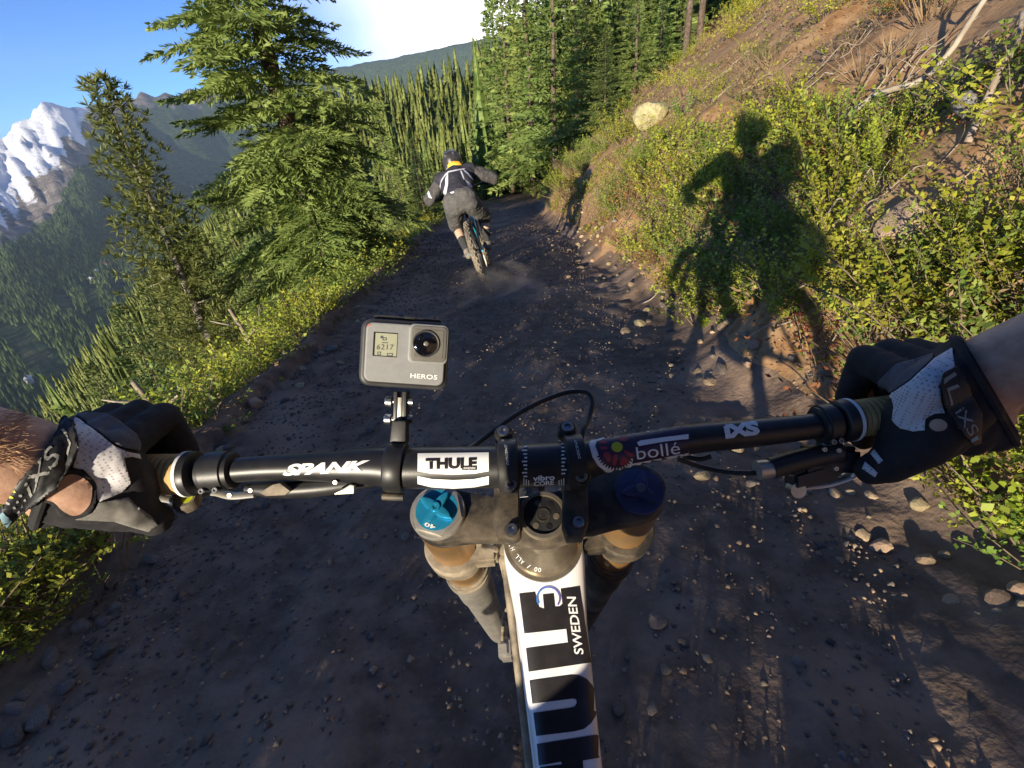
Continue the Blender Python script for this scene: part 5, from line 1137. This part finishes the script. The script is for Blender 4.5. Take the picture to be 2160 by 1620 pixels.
MT['strap'] = mat('black_strap', (.012, .012, .014), (.02, .02, .022), 90, .5, .1, bscale=500); MT['spr'] = mat('grey_print', (.30, .30, .28)); MT['lblue'] = mat('pale_blue_tab', (.20, .34, .40))
MT['jersey'] = mat('dark_jersey', (.03, .03, .035), (.05, .05, .055), 30, .9); MT['short'] = mat('dark_shorts', (.05, .05, .05), (.075, .072, .068), 30, .9, .2, bscale=60); MT['helm'] = mat('black_helmet', (.02, .02, .022), (.03, .03, .03), 30, .35)
ME = thing('person', (0, -.33, .36), 'rider with bare forearms and black, grey and pale gloves holding the black handlebar', 'person')
WL_, WR_ = at(40, 968, .30), at(2085, 782, .325)
EL_, ER_ = at(-560, 900, .235), at(2800, 560, .24)
SL_, SR_ = Vector((-.20, -.07, 1.39)), Vector((.21, -.09, 1.39))
def hand_caps(side):
    """list of (a, b, ra, rb) of the closed hand on the grip"""
    if side == 'l': g0, g1, xs, W_ = barat(390)[0], barat(30)[0], (322, 266, 212, 158), WL_; thumb = [(105, 1035, .312, .0185), (205, 1062, .330, .0165), (285, 1078, .345, .0135), (328, 1096, .352, .0105)]
    else: g0, g1, xs, W_ = barat(1800)[0], barat(2150)[0], (1868, 1924, 1976, 2026), WR_; thumb = [(2000, 880, .325, .0175), (1945, 935, .333, .0160), (1880, 975, .345, .0130), (1838, 990, .352, .0100)]
    g = (g1-g0).normalized(); eb = (-FW-g*(-FW).dot(g)); eb = (Vector((0, -1, 0))-g*Vector((0, -1, 0)).dot(g)).normalized(); eu = (Vector((0, 0, 1))-g*g.z).normalized()
    caps = []; mcps = []
    for i, px in enumerate(xs):
        c, _ = barat(px); k = (1, 1.04, 1.0, .88)[i]; lift = (0, .002, .001, -.003)[i]
        mcp = c+eu*(.037+lift)+eb*.020; pip = c+eu*.030*k-eb*.034*k; dip = c-eu*.008-eb*.037*k; tip = c-eu*.032*k-eb*.012
        mcps.append(mcp); caps += [(mcp, pip, .0116*k, .0103*k), (pip, dip, .0103*k, .0095*k), (dip, tip, .0095*k, .0085*k)]
        caps.append((W_.lerp(mcp, .12), mcp, .0235, .0135))
        caps.append((W_.lerp(c+eb*.03, .25), c+eb*.028-eu*.004, .0200, .0140))
    for i in range(3): caps.append((mcps[i], mcps[i+1], .0118, .0118)); caps.append((W_.lerp(mcps[i], .5), W_.lerp(mcps[i+1], .5), .018, .018))
    T = [(at(x, y, d), r) for x, y, d, r in thumb]
    caps.append((W_, T[0][0], .024, T[0][1])); wb = barat(xs[0])[0]+eb*.018+eu*.004; caps += [(T[1][0], wb, .0150, .0150), (wb, mcps[0], .0150, .0130), (T[2][0], wb, .0120, .0130)]
    for (a, ra), (b, rb) in zip(T, T[1:]): caps.append((a, b, ra, rb))
    return caps
HC = {s: hand_caps(s) for s in 'lr'}
bm = bmesh.new()
hip = Vector((-.03, -.60, .98)); chest = Vector((-.03, -.185, 1.23)); 
for side, k, S_, E_, W_ in (('l', -1, SL_, EL_, WL_), ('r', 1, SR_, ER_, WR_)):
    capsule(bm, S_, E_, .056, .044); m_ = E_.lerp(W_, .35); capsule(bm, E_, m_, .042, .038); capsule(bm, m_, W_, .038, .0285 if side == 'l' else .0255)
    for a, b, ra, rb in HC[side]: capsule(bm, a, b, ra*.86, rb*.86, 10, 4)
    h_ = hip+Vector((k*.10, 0, -.03)); kn = Vector((k*.24-.06, -.20, .72)); an = Vector((k*.14, -.36+k*.16-.04, .45)); capsule(bm, h_, kn, .085, .06); capsule(bm, kn, an, .058, .038); capsule(bm, an, an+Vector((0, .14, -.06)), .036, .03)
    capsule(bm, chest+Vector((k*.06, 0, .05)), S_, .10, .065)
capsule(bm, hip, chest, .14, .15); ellipsoid(bm, chest+Vector((0, -.02, 0)), (Vector((1, 0, 0)), (chest-hip).normalized(), Vector((1, 0, 0)).cross(chest-hip).normalized()), (.205, .22, .11)); capsule(bm, chest+Vector((0, .02, .13)), Vector((0, -.06, 1.46)), .065, .06); ellipsoid(bm, (0, -.03, 1.56), (Vector((1, 0, 0)), Vector((0, 1, 0)), Vector((0, 0, 1))), (.075, .10, .115)); capsule(bm, (0, .06, 1.54), (0, .085, 1.53), .014, .01, 8, 3)
body = fuse(bm, .006, 6); BODY = part('body', body, MT['skin'], ME, True, 0)
# clothes and helmet (out of the frame, they throw the rider's shadow)
bm = bmesh.new(); capsule(bm, hip, chest, .165, .175); capsule(bm, chest+Vector((-.03, -.02, -.10)), chest+Vector((.03, -.02, -.10)), .165, .165); ellipsoid(bm, chest+Vector((0, -.02, 0)), (Vector((1, 0, 0)), (chest-hip).normalized(), Vector((1, 0, 0)).cross(chest-hip).normalized()), (.225, .24, .13))
for k, S_, E_ in ((-1, SL_, EL_), (1, SR_, ER_)): capsule(bm, chest+Vector((k*.06, 0, .05)), S_, .11, .08); capsule(bm, S_, S_.lerp(E_, .72), .090, .080)
b2 = fuse(bm, .012, 4); JER = part('jersey', b2, MT['jersey'], ME, True, 0)
bm = bmesh.new()
for k in (-1, 1): h_ = hip+Vector((k*.10, 0, -.03)); kn = Vector((k*.24-.06, -.20, .72)); capsule(bm, h_, h_.lerp(kn, .85), .115, .088)
capsule(bm, hip+Vector((-.06, 0, 0)), hip+Vector((.06, 0, 0)), .155, .155); part('shorts', fuse(bm, .012, 4), MT['short'], ME, True, 0)
bm = bmesh.new(); ellipsoid(bm, (0, -.045, 1.595), (Vector((1, 0, 0)), Vector((0, 1, 0)), Vector((0, 0, 1))), (.125, .155, .125)); capsule(bm, (0, .08, 1.50), (0, .11, 1.50), .055, .05); capsule(bm, (-.06, .09, 1.67), (.06, .09, 1.67), .03, .03); capsule(bm, (-.05, .17, 1.71), (.05, .17, 1.71), .018, .018); part('helmet', fuse(bm, .008, 4), MT['helm'], ME, True, 0)
for k in (-1, 1):
    an = Vector((k*.14, -.36+k*.16-.04, .45)); bm = bmesh.new(); capsule(bm, an+Vector((0, -.03, -.05)), an+Vector((0, .16, -.085)), .045, .04); capsule(bm, an, an+Vector((0, 0, -.05)), .046, .048); part('shoe', fuse(bm, .008, 3), MT['helm'], ME, True, 0)
GL = {}
for side in 'lr':
    W_ = WL_ if side == 'l' else WR_; E_ = EL_ if side == 'l' else ER_; bm = bmesh.new(); wd = (E_-W_).normalized()
    for a, b, ra, rb in HC[side]: capsule(bm, a, b, ra+.0012, rb+.0012, 16, 6)
    capsule(bm, W_.lerp(E_, -.02), W_, .030, .030)
    b2 = crumple(fuse(bm, .0021, 6, .5), .0007, 95)
    # open the glove at the wrist
    cut = W_+wd*(-.014 if side == 'l' else -.003)
    bmesh.ops.bisect_plane(b2, geom=b2.verts[:]+b2.edges[:]+b2.faces[:], plane_co=cut, plane_no=wd, clear_outer=True)
    GL[side] = part('glove', b2, MT['glove'], ME, True, 0)
    # rolled cuff
    ed = [v for v in GL[side].data.vertices]; x_, y_, _ = frame(wd); prof = []
    bb = bvh_of([GL[side]]); pts = []
    for i in range(40):
        a = 2*math.pi*i/40; d = x_*math.cos(a)+y_*math.sin(a); h = bb.ray_cast(cut-wd*.004+d*.12, -d); pts.append((h[0] if h[0] else cut+d*.03)-d*.0005)
    bm = bmesh.new(); sweep(bm, pts+[pts[0]], .0028, 8, False); part('cuff', bm, MT['glove'], GL[side])
BL = bvh_of([GL['l'], BODY]); BR = bvh_of([GL['r'], BODY]); BL1 = bvh_of([GL['l']]); BR1 = bvh_of([GL['r']])
def zl(p): return [(x/4.5, 820+y/4.5) for x, y in p]
def zr(p): return [(1560+x/3.6, 680+y/3.6) for x, y in p]
g = GL['l']
poly_decal('mesh_panel', zl([(610, 235), (720, 270), (850, 375), (1080, 545), (1190, 598), (1310, 622), (1325, 670), (1250, 645), (1165, 655), (1200, 760), (1240, 890), (1150, 985), (950, 1065), (925, 1050), (905, 950), (860, 830), (790, 760), (690, 740), (735, 600), (740, 480), (650, 290)]), BL1, MT['gmesh'], g, .0006, 5, .0006)
poly_decal('grey_panel', zl([(700, 235), (1010, 240), (1160, 330), (1290, 440), (1325, 520), (1315, 590), (1180, 565), (1050, 505), (880, 375), (760, 275)]), BL1, MT['ggrey'], g, .0006, 5, .0006)
poly_decal('thumb_panel', zl([(935, 1075), (1210, 1030), (1300, 1120), (1440, 1215), (1500, 1290), (1410, 1350), (1080, 1250), (720, 1235), (880, 1170)]), BL1, MT['gthumb'], g, .0006, 5, .0006)
rim = smoothpoly(zl([(400, 1030), (500, 860), (640, 755), (770, 765), (870, 850), (915, 960), (900, 1100), (830, 1185), (700, 1215), (580, 1190), (500, 1090)]), 3); poly_decal('hole_rim', rim, BL, MT['glove'], g, .0012, 5, .001)
poly_decal('bare_skin', smoothpoly(zl([(420, 1020), (530, 870), (650, 795), (760, 805), (840, 880), (868, 990), (848, 1090), (780, 1160), (690, 1180), (600, 1140), (520, 1060)]), 3), BL, MT['skin'], g, .0026, 5)
st = poly_decal('wrist_strap', zl([(600, 270), (640, 290), (735, 480), (742, 560), (690, 700), (500, 930), (330, 1060), (110, 1290), (70, 1320), (5, 1200), (20, 1140), (180, 860), (400, 610), (480, 470)]), BL, MT['strap'], g, .0034, 5, .0012, 30); BLS = bvh_of([st])
text_decal('lettering', 'iXS', zl([(300, 1020)])[0], zl([(585, 640)])[0], zl([(200, 920)])[0], BLS, MT['spr'], st, .0016, .0, .15, 4, .95)
for p in ([(590, 400), (620, 390), (690, 520), (660, 640), (640, 620), (665, 515)], ): poly_decal('strap_outline', zl(p), BLS, MT['spr'], st, .0016, 4)
poly_decal('strap_tab', zl([(8, 1200), (40, 1160), (105, 1280), (72, 1312)]), BLS, MT['lblue'], st, .0016, 4)
for i in range(3):
    for j in range(3): x, y = 150+i*45-j*30, 960+i*40+j*55; poly_decal('strap_dot', zl(circ(x, y, 13, 8)), BLS, yl if i == 0 and j < 2 else MT['spr'], st, .0016, 5)
g = GL['r']
poly_decal('mesh_panel', zr([(1060, 595), (1180, 530), (1300, 450), (1480, 285), (1620, 200), (1630, 340), (1570, 400), (1510, 480), (1530, 600), (1560, 690), (1480, 690), (1410, 725), (1410, 820), (1320, 830), (1220, 800), (1165, 740), (1180, 640), (1165, 572), (1110, 578), (1072, 622)]), BR1, MT['gmesh'], g, .0006, 4, .0006)
poly_decal('grey_panel', zr([(1060, 450), (1190, 325), (1480, 240), (1470, 280), (1300, 440), (1180, 520), (1065, 580)]), BR1, MT['ggrey'], g, .0006, 4, .0006)
poly_decal('bare_skin', zr(circ(1510, 780, 68, 20, 46)), BR, MT['skin'], g, .0012, 4)
st = poly_decal('wrist_strap', zr([(1500, 480), (1530, 400), (1640, 350), (1690, 430), (1800, 680), (1805, 890), (1740, 910), (1690, 850), (1580, 680), (1530, 600)]), BR, MT['strap'], g, .0028, 4, .0012, 30); BRS = bvh_of([st])
text_decal('lettering', 'iXS', zr([(1625, 690)])[0], zr([(1735, 870)])[0], zr([(1690, 630)])[0], BRS, MT['spr'], st, .0016, .0, .1, 3, .95)
for p in ([(1560, 500), (1640, 470), (1660, 490), (1580, 520), (1610, 620), (1590, 625)], [(1520, 440), (1620, 380), (1640, 400), (1540, 470)]): poly_decal('strap_outline', zr(p), BRS, MT['spr'], st, .0016, 4)
poly_decal('strap_tab', zr([(1735, 885), (1785, 850), (1800, 880), (1745, 908)]), BRS, MT['lblue'], st, .0016, 4)
for p in ([(1000, 1000), (1030, 965), (1095, 1050), (1060, 1075)], [(935, 1110), (960, 1060), (1050, 1140), (1030, 1170)]): poly_decal('finger_stripe', zr(p), BR1, MT['gmesh'], g, .0006, 4, .0006)

# short hair on the sunlit forearm
MT['hair'] = mat('arm_hair', (.30, .15, .07), (.42, .23, .11), 60, .6); hb = bvh_of([BODY]); lv = Leaves(); gr_ = random.Random(4)
for _ in range(420):
    x, y = gr_.uniform(-160, 42), gr_.uniform(868, 985); h = hb.ray_cast(CAM, pdir(x, y).normalized())
    if h[0] is None or (h[0]-CAM).length > .6: continue
    n_ = h[1] if h[1].dot(pdir(x, y)) < 0 else -h[1]; d = ((WL_-EL_).normalized()*gr_.uniform(.3, 1)+UP*gr_.uniform(-.5, .5)+n_*.45).normalized(); l = gr_.uniform(.006, .013); lv.diamond(h[0]-n_*.0004, h[0]+d*l, d.cross(FW).normalized(), .00016)
o = link('arm_hair', lv.mesh('arm_hair', [MT['hair']]), ME); o.location = -ME.location
# ================================================================== THE CYCLIST AHEAD AND THE BIKE UNDER THEM
d_ = pdir(1025, 592); t_ = -CAM.z/(d_.z+SLOPE*d_.y); RB = CAM+d_*t_; RB.z = float(trail_z(np.array([RB.x]), np.array([RB.y]))[0])+.005
RMX = Matrix.Translation(RB) @ Matrix.Rotation(rad(-13), 4, 'Y') @ Matrix.Rotation(rad(-8), 4, 'X') @ Matrix.Scale(1.04, 4)
MT['cyan'] = mat('cyan_frame', (.01, .34, .52), (.02, .42, .62), 20, .35, coat=.3); MT['shortg'] = mat('grey_shorts', (.075, .072, .07), (.12, .115, .108), 12, .9, .9, bscale=14); MT['jer2'] = mat('navy_jersey', (.022, .022, .034), (.045, .043, .055), 10, .85, .3, bscale=25)
MT['sleeve'] = mat('charcoal_sleeve', (.055, .05, .05), (.09, .085, .085), 25, .9, .3, bscale=60); MT['jw'] = mat('white_jersey_panel', (.68, .68, .74), (.6, .6, .66), 20, .85); MT['orange'] = mat('orange_strap', (.75, .33, .02), (.8, .42, .03), 30, .6); MT['red2'] = mat('red_strap', (.6, .05, .03)); MT['yel2'] = mat('yellow_patch', (.8, .65, .08)); MT['sock'] = mat('dark_sock', (.03, .03, .03), (.05, .05, .05), 30, .9); MT['shoe'] = mat('tan_grey_shoe', (.16, .14, .12), (.27, .235, .19), 20, .9)
MT['skin2'] = mat('calf_skin', (.50, .33, .23), (.58, .40, .29), 20, .6); MT['tyre2'] = mat('dusty_tyre', (.10, .085, .065), (.30, .255, .19), 14, .95, .5, bscale=50); MT['hel2'] = mat('black_grey_helmet', (.03, .028, .028), (.07, .065, .06), 18, .4)
def rpart(name, bm, m, parent, smooth=True, auto=45):
    bmesh.ops.transform(bm, matrix=RMX, verts=bm.verts); return part(name, bm, m, parent, smooth, auto)
RBK = thing('mountain_bike', tuple(RB), 'leaning mountain bike with cyan frame and dusty knobbly rear tyre under the cyclist ahead', 'bicycle')
X1, Y1, Z1 = Vector((1, 0, 0)), Vector((0, 1, 0)), Vector((0, 0, 1))
def rwheel(name, c):
    R, tw = .365, .034; c = Vector(c); w = rpart(name, lathe(bmesh.new(), c-X1*.06, X1, [(0, .014), (.02, .035), (.03, .018), (.09, .018), (.1, .035), (.12, .014)], 16), MT['blackpl'], RBK)
    bm = bmesh.new(); n = 60; k = 10
    rings = [[bm.verts.new(c+X1*math.sin(b)*tw+Vector((0, math.cos(a), math.sin(a)))*(R-tw+math.cos(b)*tw)) for b in (2*math.pi*j/k for j in range(k))] for a in (2*math.pi*i/n for i in range(n))]
    for i in range(n):
        for j in range(k): bm.faces.new((rings[i][j], rings[i][(j+1) % k], rings[(i+1) % n][(j+1) % k], rings[(i+1) % n][j]))
    for i in range(n):
        a = 2*math.pi*(i+.5)/n; e = Vector((0, math.cos(a), math.sin(a))); t = Vector((0, -math.sin(a), math.cos(a)))
        for q in ((-.012, .012) if i % 2 else (-.026, 0, .026)): box(bm, c+X1*q+e*(R-(abs(q)/tw)**2*.013), (X1, t, e), (.006, .012, .006))
    rpart('tyre', bm, MT['tyre2'], w, False)
    bm = bmesh.new(); prof = [(-.016, R-.085), (.016, R-.085), (.017, R-.06), (-.017, R-.06)]; m = 40
    rg_ = [[bm.verts.new(c+X1*x+Vector((0, math.cos(a), math.sin(a)))*r) for x, r in prof] for a in (2*math.pi*i/m for i in range(m))]
    for i in range(m):
        for j in range(4): bm.faces.new((rg_[i][j], rg_[i][(j+1) % 4], rg_[(i+1) % m][(j+1) % 4], rg_[(i+1) % m][j]))
    rpart('rim', bm, MT['blackpl'], w)
    bm = bmesh.new()
    for i in range(28): a = 2*math.pi*i/28; sweep(bm, [c+X1*(.035 if i % 2 else -.035)+Vector((0, math.cos(a+.5), math.sin(a+.5)))*.03, c+Vector((0, math.cos(a), math.sin(a)))*(R-.08)], .0013, 4)
    rpart('spokes', bm, MT['steel'], w)
rwheel('rear_wheel', (0, 0, .365)); rwheel('front_wheel', (0, 1.22, .365))
for k in (-1, 1):
    bm = bmesh.new(); sweep(bm, [Vector((k*.07, 0, .365)), Vector((k*.075, .18, .37)), Vector((k*.04, .42, .36))], [.016, .019, .02], 12); rpart('chain_stay', bm, MT['cyan'], RBK)
    bm = bmesh.new(); sweep(bm, [Vector((k*.07, 0, .37)), Vector((k*.065, .2, .58)), Vector((k*.03, .36, .70))], [.013, .013, .014], 12); rpart('seat_stay', bm, MT['blackpl'], RBK)
    bm = bmesh.new(); sweep(bm, [Vector((k*.06, .43, .36)), Vector((k*.09, .43-k*-.16, .34))], [.012, .011], 10); box(bm, (k*.145, .43-k*-.16, .335), (X1, Y1, Z1), (.05, .05, .010), .003); rpart('crank', bm, MT['blackpl'], RBK)
    bm = bmesh.new(); sweep(bm, [Vector((k*.075, 1.20, .38)), Vector((k*.075, 1.02, .90))], [.022, .020], 14); rpart('fork_leg', bm, MT['blackpl'], RBK)
    bm = bmesh.new(); sweep(bm, [Vector((k*.40, .90, 1.06)), Vector((k*.27, .91, 1.06))], .017, 14); rpart('grip', bm, MT['blackpl'], RBK)
bm = bmesh.new(); sweep(bm, spline([Vector((-.39, .90, 1.06)), Vector((-.2, .93, 1.06)), Vector((-.05, .95, 1.03)), Vector((.05, .95, 1.03)), Vector((.2, .93, 1.06)), Vector((.39, .90, 1.06))], 4), .014, 12); rpart('handlebar', bm, MT['blackpl'], RBK)
bm = bmesh.new(); sweep(bm, [Vector((0, .43, .36)), Vector((0, .93, .78))], .033, 16); rpart('down_tube', bm, MT['cyan'], RBK)
bm = bmesh.new(); sweep(bm, [Vector((0, .36, .72)), Vector((0, .94, .90))], .024, 16); rpart('top_tube', bm, MT['cyan'], RBK)
bm = bmesh.new(); sweep(bm, [Vector((0, .96, .75)), Vector((0, .92, 1.0))], .03, 16); rpart('head_tube', bm, MT['cyan'], RBK)
bm = bmesh.new(); sweep(bm, [Vector((0, .43, .36)), Vector((0, .33, .80))], .019, 14); rpart('seat_tube', bm, MT['blackpl'], RBK)
bm = bmesh.new(); ellipsoid(bm, (0, .26, .83), (X1, Y1, Z1), (.065, .13, .026)); rpart('saddle', fuse(bm, .008, 3), MT['blackpl'], RBK)
bm = bmesh.new(); box(bm, (.075, -.005, .24), (X1, Y1, Z1), (.008, .02, .075), .004); rpart('derailleur', bm, MT['silver'], RBK)
bm = bmesh.new(); lathe(bm, Vector((-.062, 0, .365)), X1, [(0, .1), (.002, .1)], 24); rpart('brake_disc', bm, MT['steel'], RBK)
RID = thing('person', tuple(RB), 'helmeted cyclist in dark jersey with white panels and grey shorts crouching over the cyan bike', 'person')
HIP = Vector((0, .13, .97)); CH = Vector((0, .47, 1.20)); NK = Vector((0, .63, 1.30)); HD = Vector((0, .71, 1.375))
J = {k: dict(sh=Vector((k*.19, .55, 1.25)), el=Vector((k*.43, .64, 1.08)), ha=Vector((k*.34, .89, 1.075)), hp=HIP+Vector((k*.09, 0, -.03)), kn=Vector((k*.19, .47, .70)), an=Vector((k*.125, .21 if k < 0 else .42, .38)), to=Vector((k*.15, .38 if k < 0 else .60, .365))) for k in (-1, 1)}
def leg(bm, j, g=0): capsule(bm, j['hp'], j['kn'], .085+g, .062+g); capsule(bm, j['kn'], j['kn'].lerp(j['an'], .35), .056+g, .056+g); capsule(bm, j['kn'].lerp(j['an'], .35), j['an'], .056+g, .036+g)
bm = bmesh.new(); capsule(bm, HIP, CH, .13, .13); capsule(bm, CH, NK, .1, .055); ellipsoid(bm, HD, (X1, Y1, Z1), (.075, .095, .115)); capsule(bm, HD+Vector((0, .09, -.02)), HD+Vector((0, .11, -.03)), .014, .010, 8, 3)
for k in (-1, 1):
    j = J[k]; capsule(bm, CH, j['sh'], .1, .06); capsule(bm, j['sh'], j['el'], .05, .04); capsule(bm, j['el'], j['ha'], .04, .027); leg(bm, j); capsule(bm, j['an'], j['to'], .036, .03)
    hp_ = j['ha']
    capsule(bm, hp_, hp_+Vector((0, .035, .0)), .026, .022)
    for q in range(4): xq = hp_.x-k*.035+k*.021*q; capsule(bm, Vector((xq, hp_.y+.03, hp_.z+.012)), Vector((xq, hp_.y+.055, hp_.z-.012)), .011, .010, 8, 3); capsule(bm, Vector((xq, hp_.y+.055, hp_.z-.012)), Vector((xq, hp_.y+.03, hp_.z-.045)), .010, .009, 8, 3)
    capsule(bm, hp_+Vector((-k*.03, 0, -.005)), hp_+Vector((-k*.055, .03, -.03)), .012, .010, 8, 3)
rpart('body', fuse(bm, .009, 5), MT['skin2'], RID, True, 0)
bm = bmesh.new(); capsule(bm, HIP.lerp(CH, .06), CH, .150, .155); ellipsoid(bm, HIP.lerp(CH, .75), (X1, (CH-HIP).normalized(), X1.cross(CH-HIP).normalized()), (.205, .22, .135)); capsule(bm, CH, NK, .12, .075)
for k in (-1, 1): capsule(bm, CH+Vector((k*.05, 0, 0)), J[k]['sh'], .125, .085)
JR = rpart('jersey', crumple(fuse(bm, .010, 5), .008, 9), MT['jer2'], RID, True, 0)
for k in (-1, 1):
    j = J[k]; bm = bmesh.new(); capsule(bm, j['sh']+Vector((k*-.02, 0, 0)), j['el'], .082, .066); capsule(bm, j['el'], j['el'].lerp(j['ha'], .8), .066, .042); capsule(bm, j['sh'].lerp(j['el'], .5)+Vector((0, -.02, -.02)), j['el']+Vector((0, 0, -.02)), .06, .058)
    b2 = crumple(fuse(bm, .008, 4), .010, 13, k); rpart('sleeve', b2, MT['sleeve'], RID, True, 0)
    bm = bmesh.new(); hp_ = j['ha']; capsule(bm, j['el'].lerp(hp_, .82), hp_+Vector((0, .03, 0)), .034, .030)
    for q in range(4): xq = hp_.x-k*.035+k*.021*q; capsule(bm, Vector((xq, hp_.y+.03, hp_.z+.012)), Vector((xq, hp_.y+.055, hp_.z-.012)), .013, .012, 8, 3); capsule(bm, Vector((xq, hp_.y+.055, hp_.z-.012)), Vector((xq, hp_.y+.03, hp_.z-.045)), .012, .011, 8, 3)
    capsule(bm, hp_+Vector((-k*.03, 0, -.005)), hp_+Vector((-k*.055, .03, -.03)), .014, .012, 8, 3)
    rpart('glove', fuse(bm, .005, 3), MT['glove'], RID, True, 0)
    bm = bmesh.new(); capsule(bm, j['kn'].lerp(j['an'], .55), j['an'], .056, .043); rpart('sock', fuse(bm, .008, 3), MT['sock'], RID, True, 0)
    bm = bmesh.new(); capsule(bm, j['an'], j['an']+Vector((0, -.03, -.045)), .05, .043); capsule(bm, j['an']+Vector((0, -.03, -.048)), j['to'], .042, .036); rpart('shoe', fuse(bm, .007, 3), MT['shoe'], RID, True, 0)
    bm = bmesh.new(); c = j['kn'].lerp(j['an'], .16); lathe(bm, c, j['an']-j['kn'], [(-.05, .066), (-.045, .070), (.03, .068), (.035, .064)], 20); rpart('knee_pad', bm, MT['sock'], RID)
    bm = bmesh.new(); c = j['kn'].lerp(j['an'], .03); lathe(bm, c, j['an']-j['kn'], [(-.02, .069), (-.018, .073), (.018, .073), (.02, .069)], 20); rpart('knee_band', bm, MT['red2'], RID)
bm = bmesh.new()
capsule(bm, HIP+Vector((-.07, -.01, -.01)), HIP+Vector((.07, -.01, -.01)), .136, .136); capsule(bm, HIP, HIP.lerp(CH, .1), .145, .135)
for k in (-1, 1): j = J[k]; capsule(bm, j['hp']+Vector((0, -.01, -.02)), j['hp'].lerp(j['kn'], .98), .120, .092)
SHO = rpart('shorts', crumple(fuse(bm, .010, 4), .011, 10), MT['shortg'], RID, True, 0)
bm = bmesh.new(); ellipsoid(bm, HD+Vector((0, -.005, .035)), (X1, Y1, Z1), (.125, .15, .128)); capsule(bm, HD+Vector((-.07, -.10, -.03)), HD+Vector((.07, -.10, -.03)), .045, .045); capsule(bm, HD+Vector((0, .10, -.06)), HD+Vector((0, .15, -.075)), .07, .045); capsule(bm, HD+Vector((-.06, .12, .11)), HD+Vector((.06, .12, .11)), .025, .025); capsule(bm, HD+Vector((-.05, .20, .135)), HD+Vector((.05, .20, .135)), .014, .014)
for k in (-1, 0, 1): capsule(bm, HD+Vector((k*.055, -.10, .12)), HD+Vector((k*.05, .08, .165)), .018, .018, 8, 3)
HEL = rpart('helmet', fuse(bm, .007, 3), MT['hel2'], RID, True, 0)
HBV = bvh_of([HEL]); JBV = bvh_of([JR]+[o for o in RID.children if o.name.startswith('sleeve')])
def z5(p): return [(800+x/5.06, 300+y/5.06) for x, y in p]
poly_decal('goggle_strap', z5([(728, 250), (745, 215), (800, 200), (850, 205), (880, 240), (872, 290), (790, 300), (735, 305)]), HBV, MT['orange'], HEL, .003, 2, .002)
poly_decal('strap_patch', z5([(742, 240), (800, 216), (828, 250), (800, 278), (748, 272)]), HBV, MT['yel2'], HEL, .006, 2)
poly_decal('strap_edge', z5([(735, 300), (858, 281), (858, 291), (738, 311)]), HBV, MT['red2'], HEL, .006, 2)
JW = [[(706, 390), (738, 318), (738, 440), (722, 545), (700, 590), (668, 585), (690, 520), (708, 450)], [(655, 590), (715, 556), (722, 580), (705, 640), (680, 640)], [(722, 548), (840, 512), (922, 478), (930, 494), (845, 530), (728, 562)], [(862, 305), (880, 310), (912, 400), (898, 404)], [(908, 398), (950, 425), (1000, 478), (1000, 498), (950, 482)], [(645, 470), (664, 400), (712, 332), (740, 312), (745, 322), (690, 385), (662, 440), (656, 500)], [(740, 312), (860, 286), (915, 282), (905, 296), (850, 304), (745, 324)], [(905, 296), (950, 330), (1000, 400), (990, 405), (940, 345), (895, 305)], [(516, 545), (530, 520), (545, 560), (565, 600), (530, 590)]]
for p in JW: poly_decal('white_panel', z5(p), JBV, MT['jw'], JR, .005, 3)
# dust kicked up by the rear wheel
bm = bmesh.new(); ellipsoid(bm, RB+Vector((.15, -.75, .16)), (X1, Y1, Z1), (.6, .95, .16), 16, 10)
dm = bpy.data.materials.new('dust'); dm.use_nodes = True; dn = dm.node_tree; dn.nodes.remove(dn.nodes['Principled BSDF']); pv = dn.nodes.new('ShaderNodeVolumePrincipled'); pv.inputs['Color'].default_value = (.85, .78, .70, 1)
tn = dn.nodes.new('ShaderNodeTexNoise'); tn.inputs['Scale'].default_value = 3.5; tn.inputs['Detail'].default_value = 4; gp = dn.nodes.new('ShaderNodeTexCoord'); dn.links.new(gp.outputs['Object'], tn.inputs['Vector']); mr = dn.nodes.new('ShaderNodeMapRange'); mr.inputs[1].default_value = .45; mr.inputs[2].default_value = .75; mr.inputs[4].default_value = 1.1; dn.links.new(tn.outputs[0], mr.inputs[0]); dn.links.new(mr.outputs[0], pv.inputs['Density']); dn.links.new(pv.outputs[0], dn.nodes['Material Output'].inputs['Volume'])
tag(link('dust', bm_mesh('dust', bm, dm, True)), 'faint dust hanging behind the rear wheel of the cyclist', 'dust', kind='stuff')
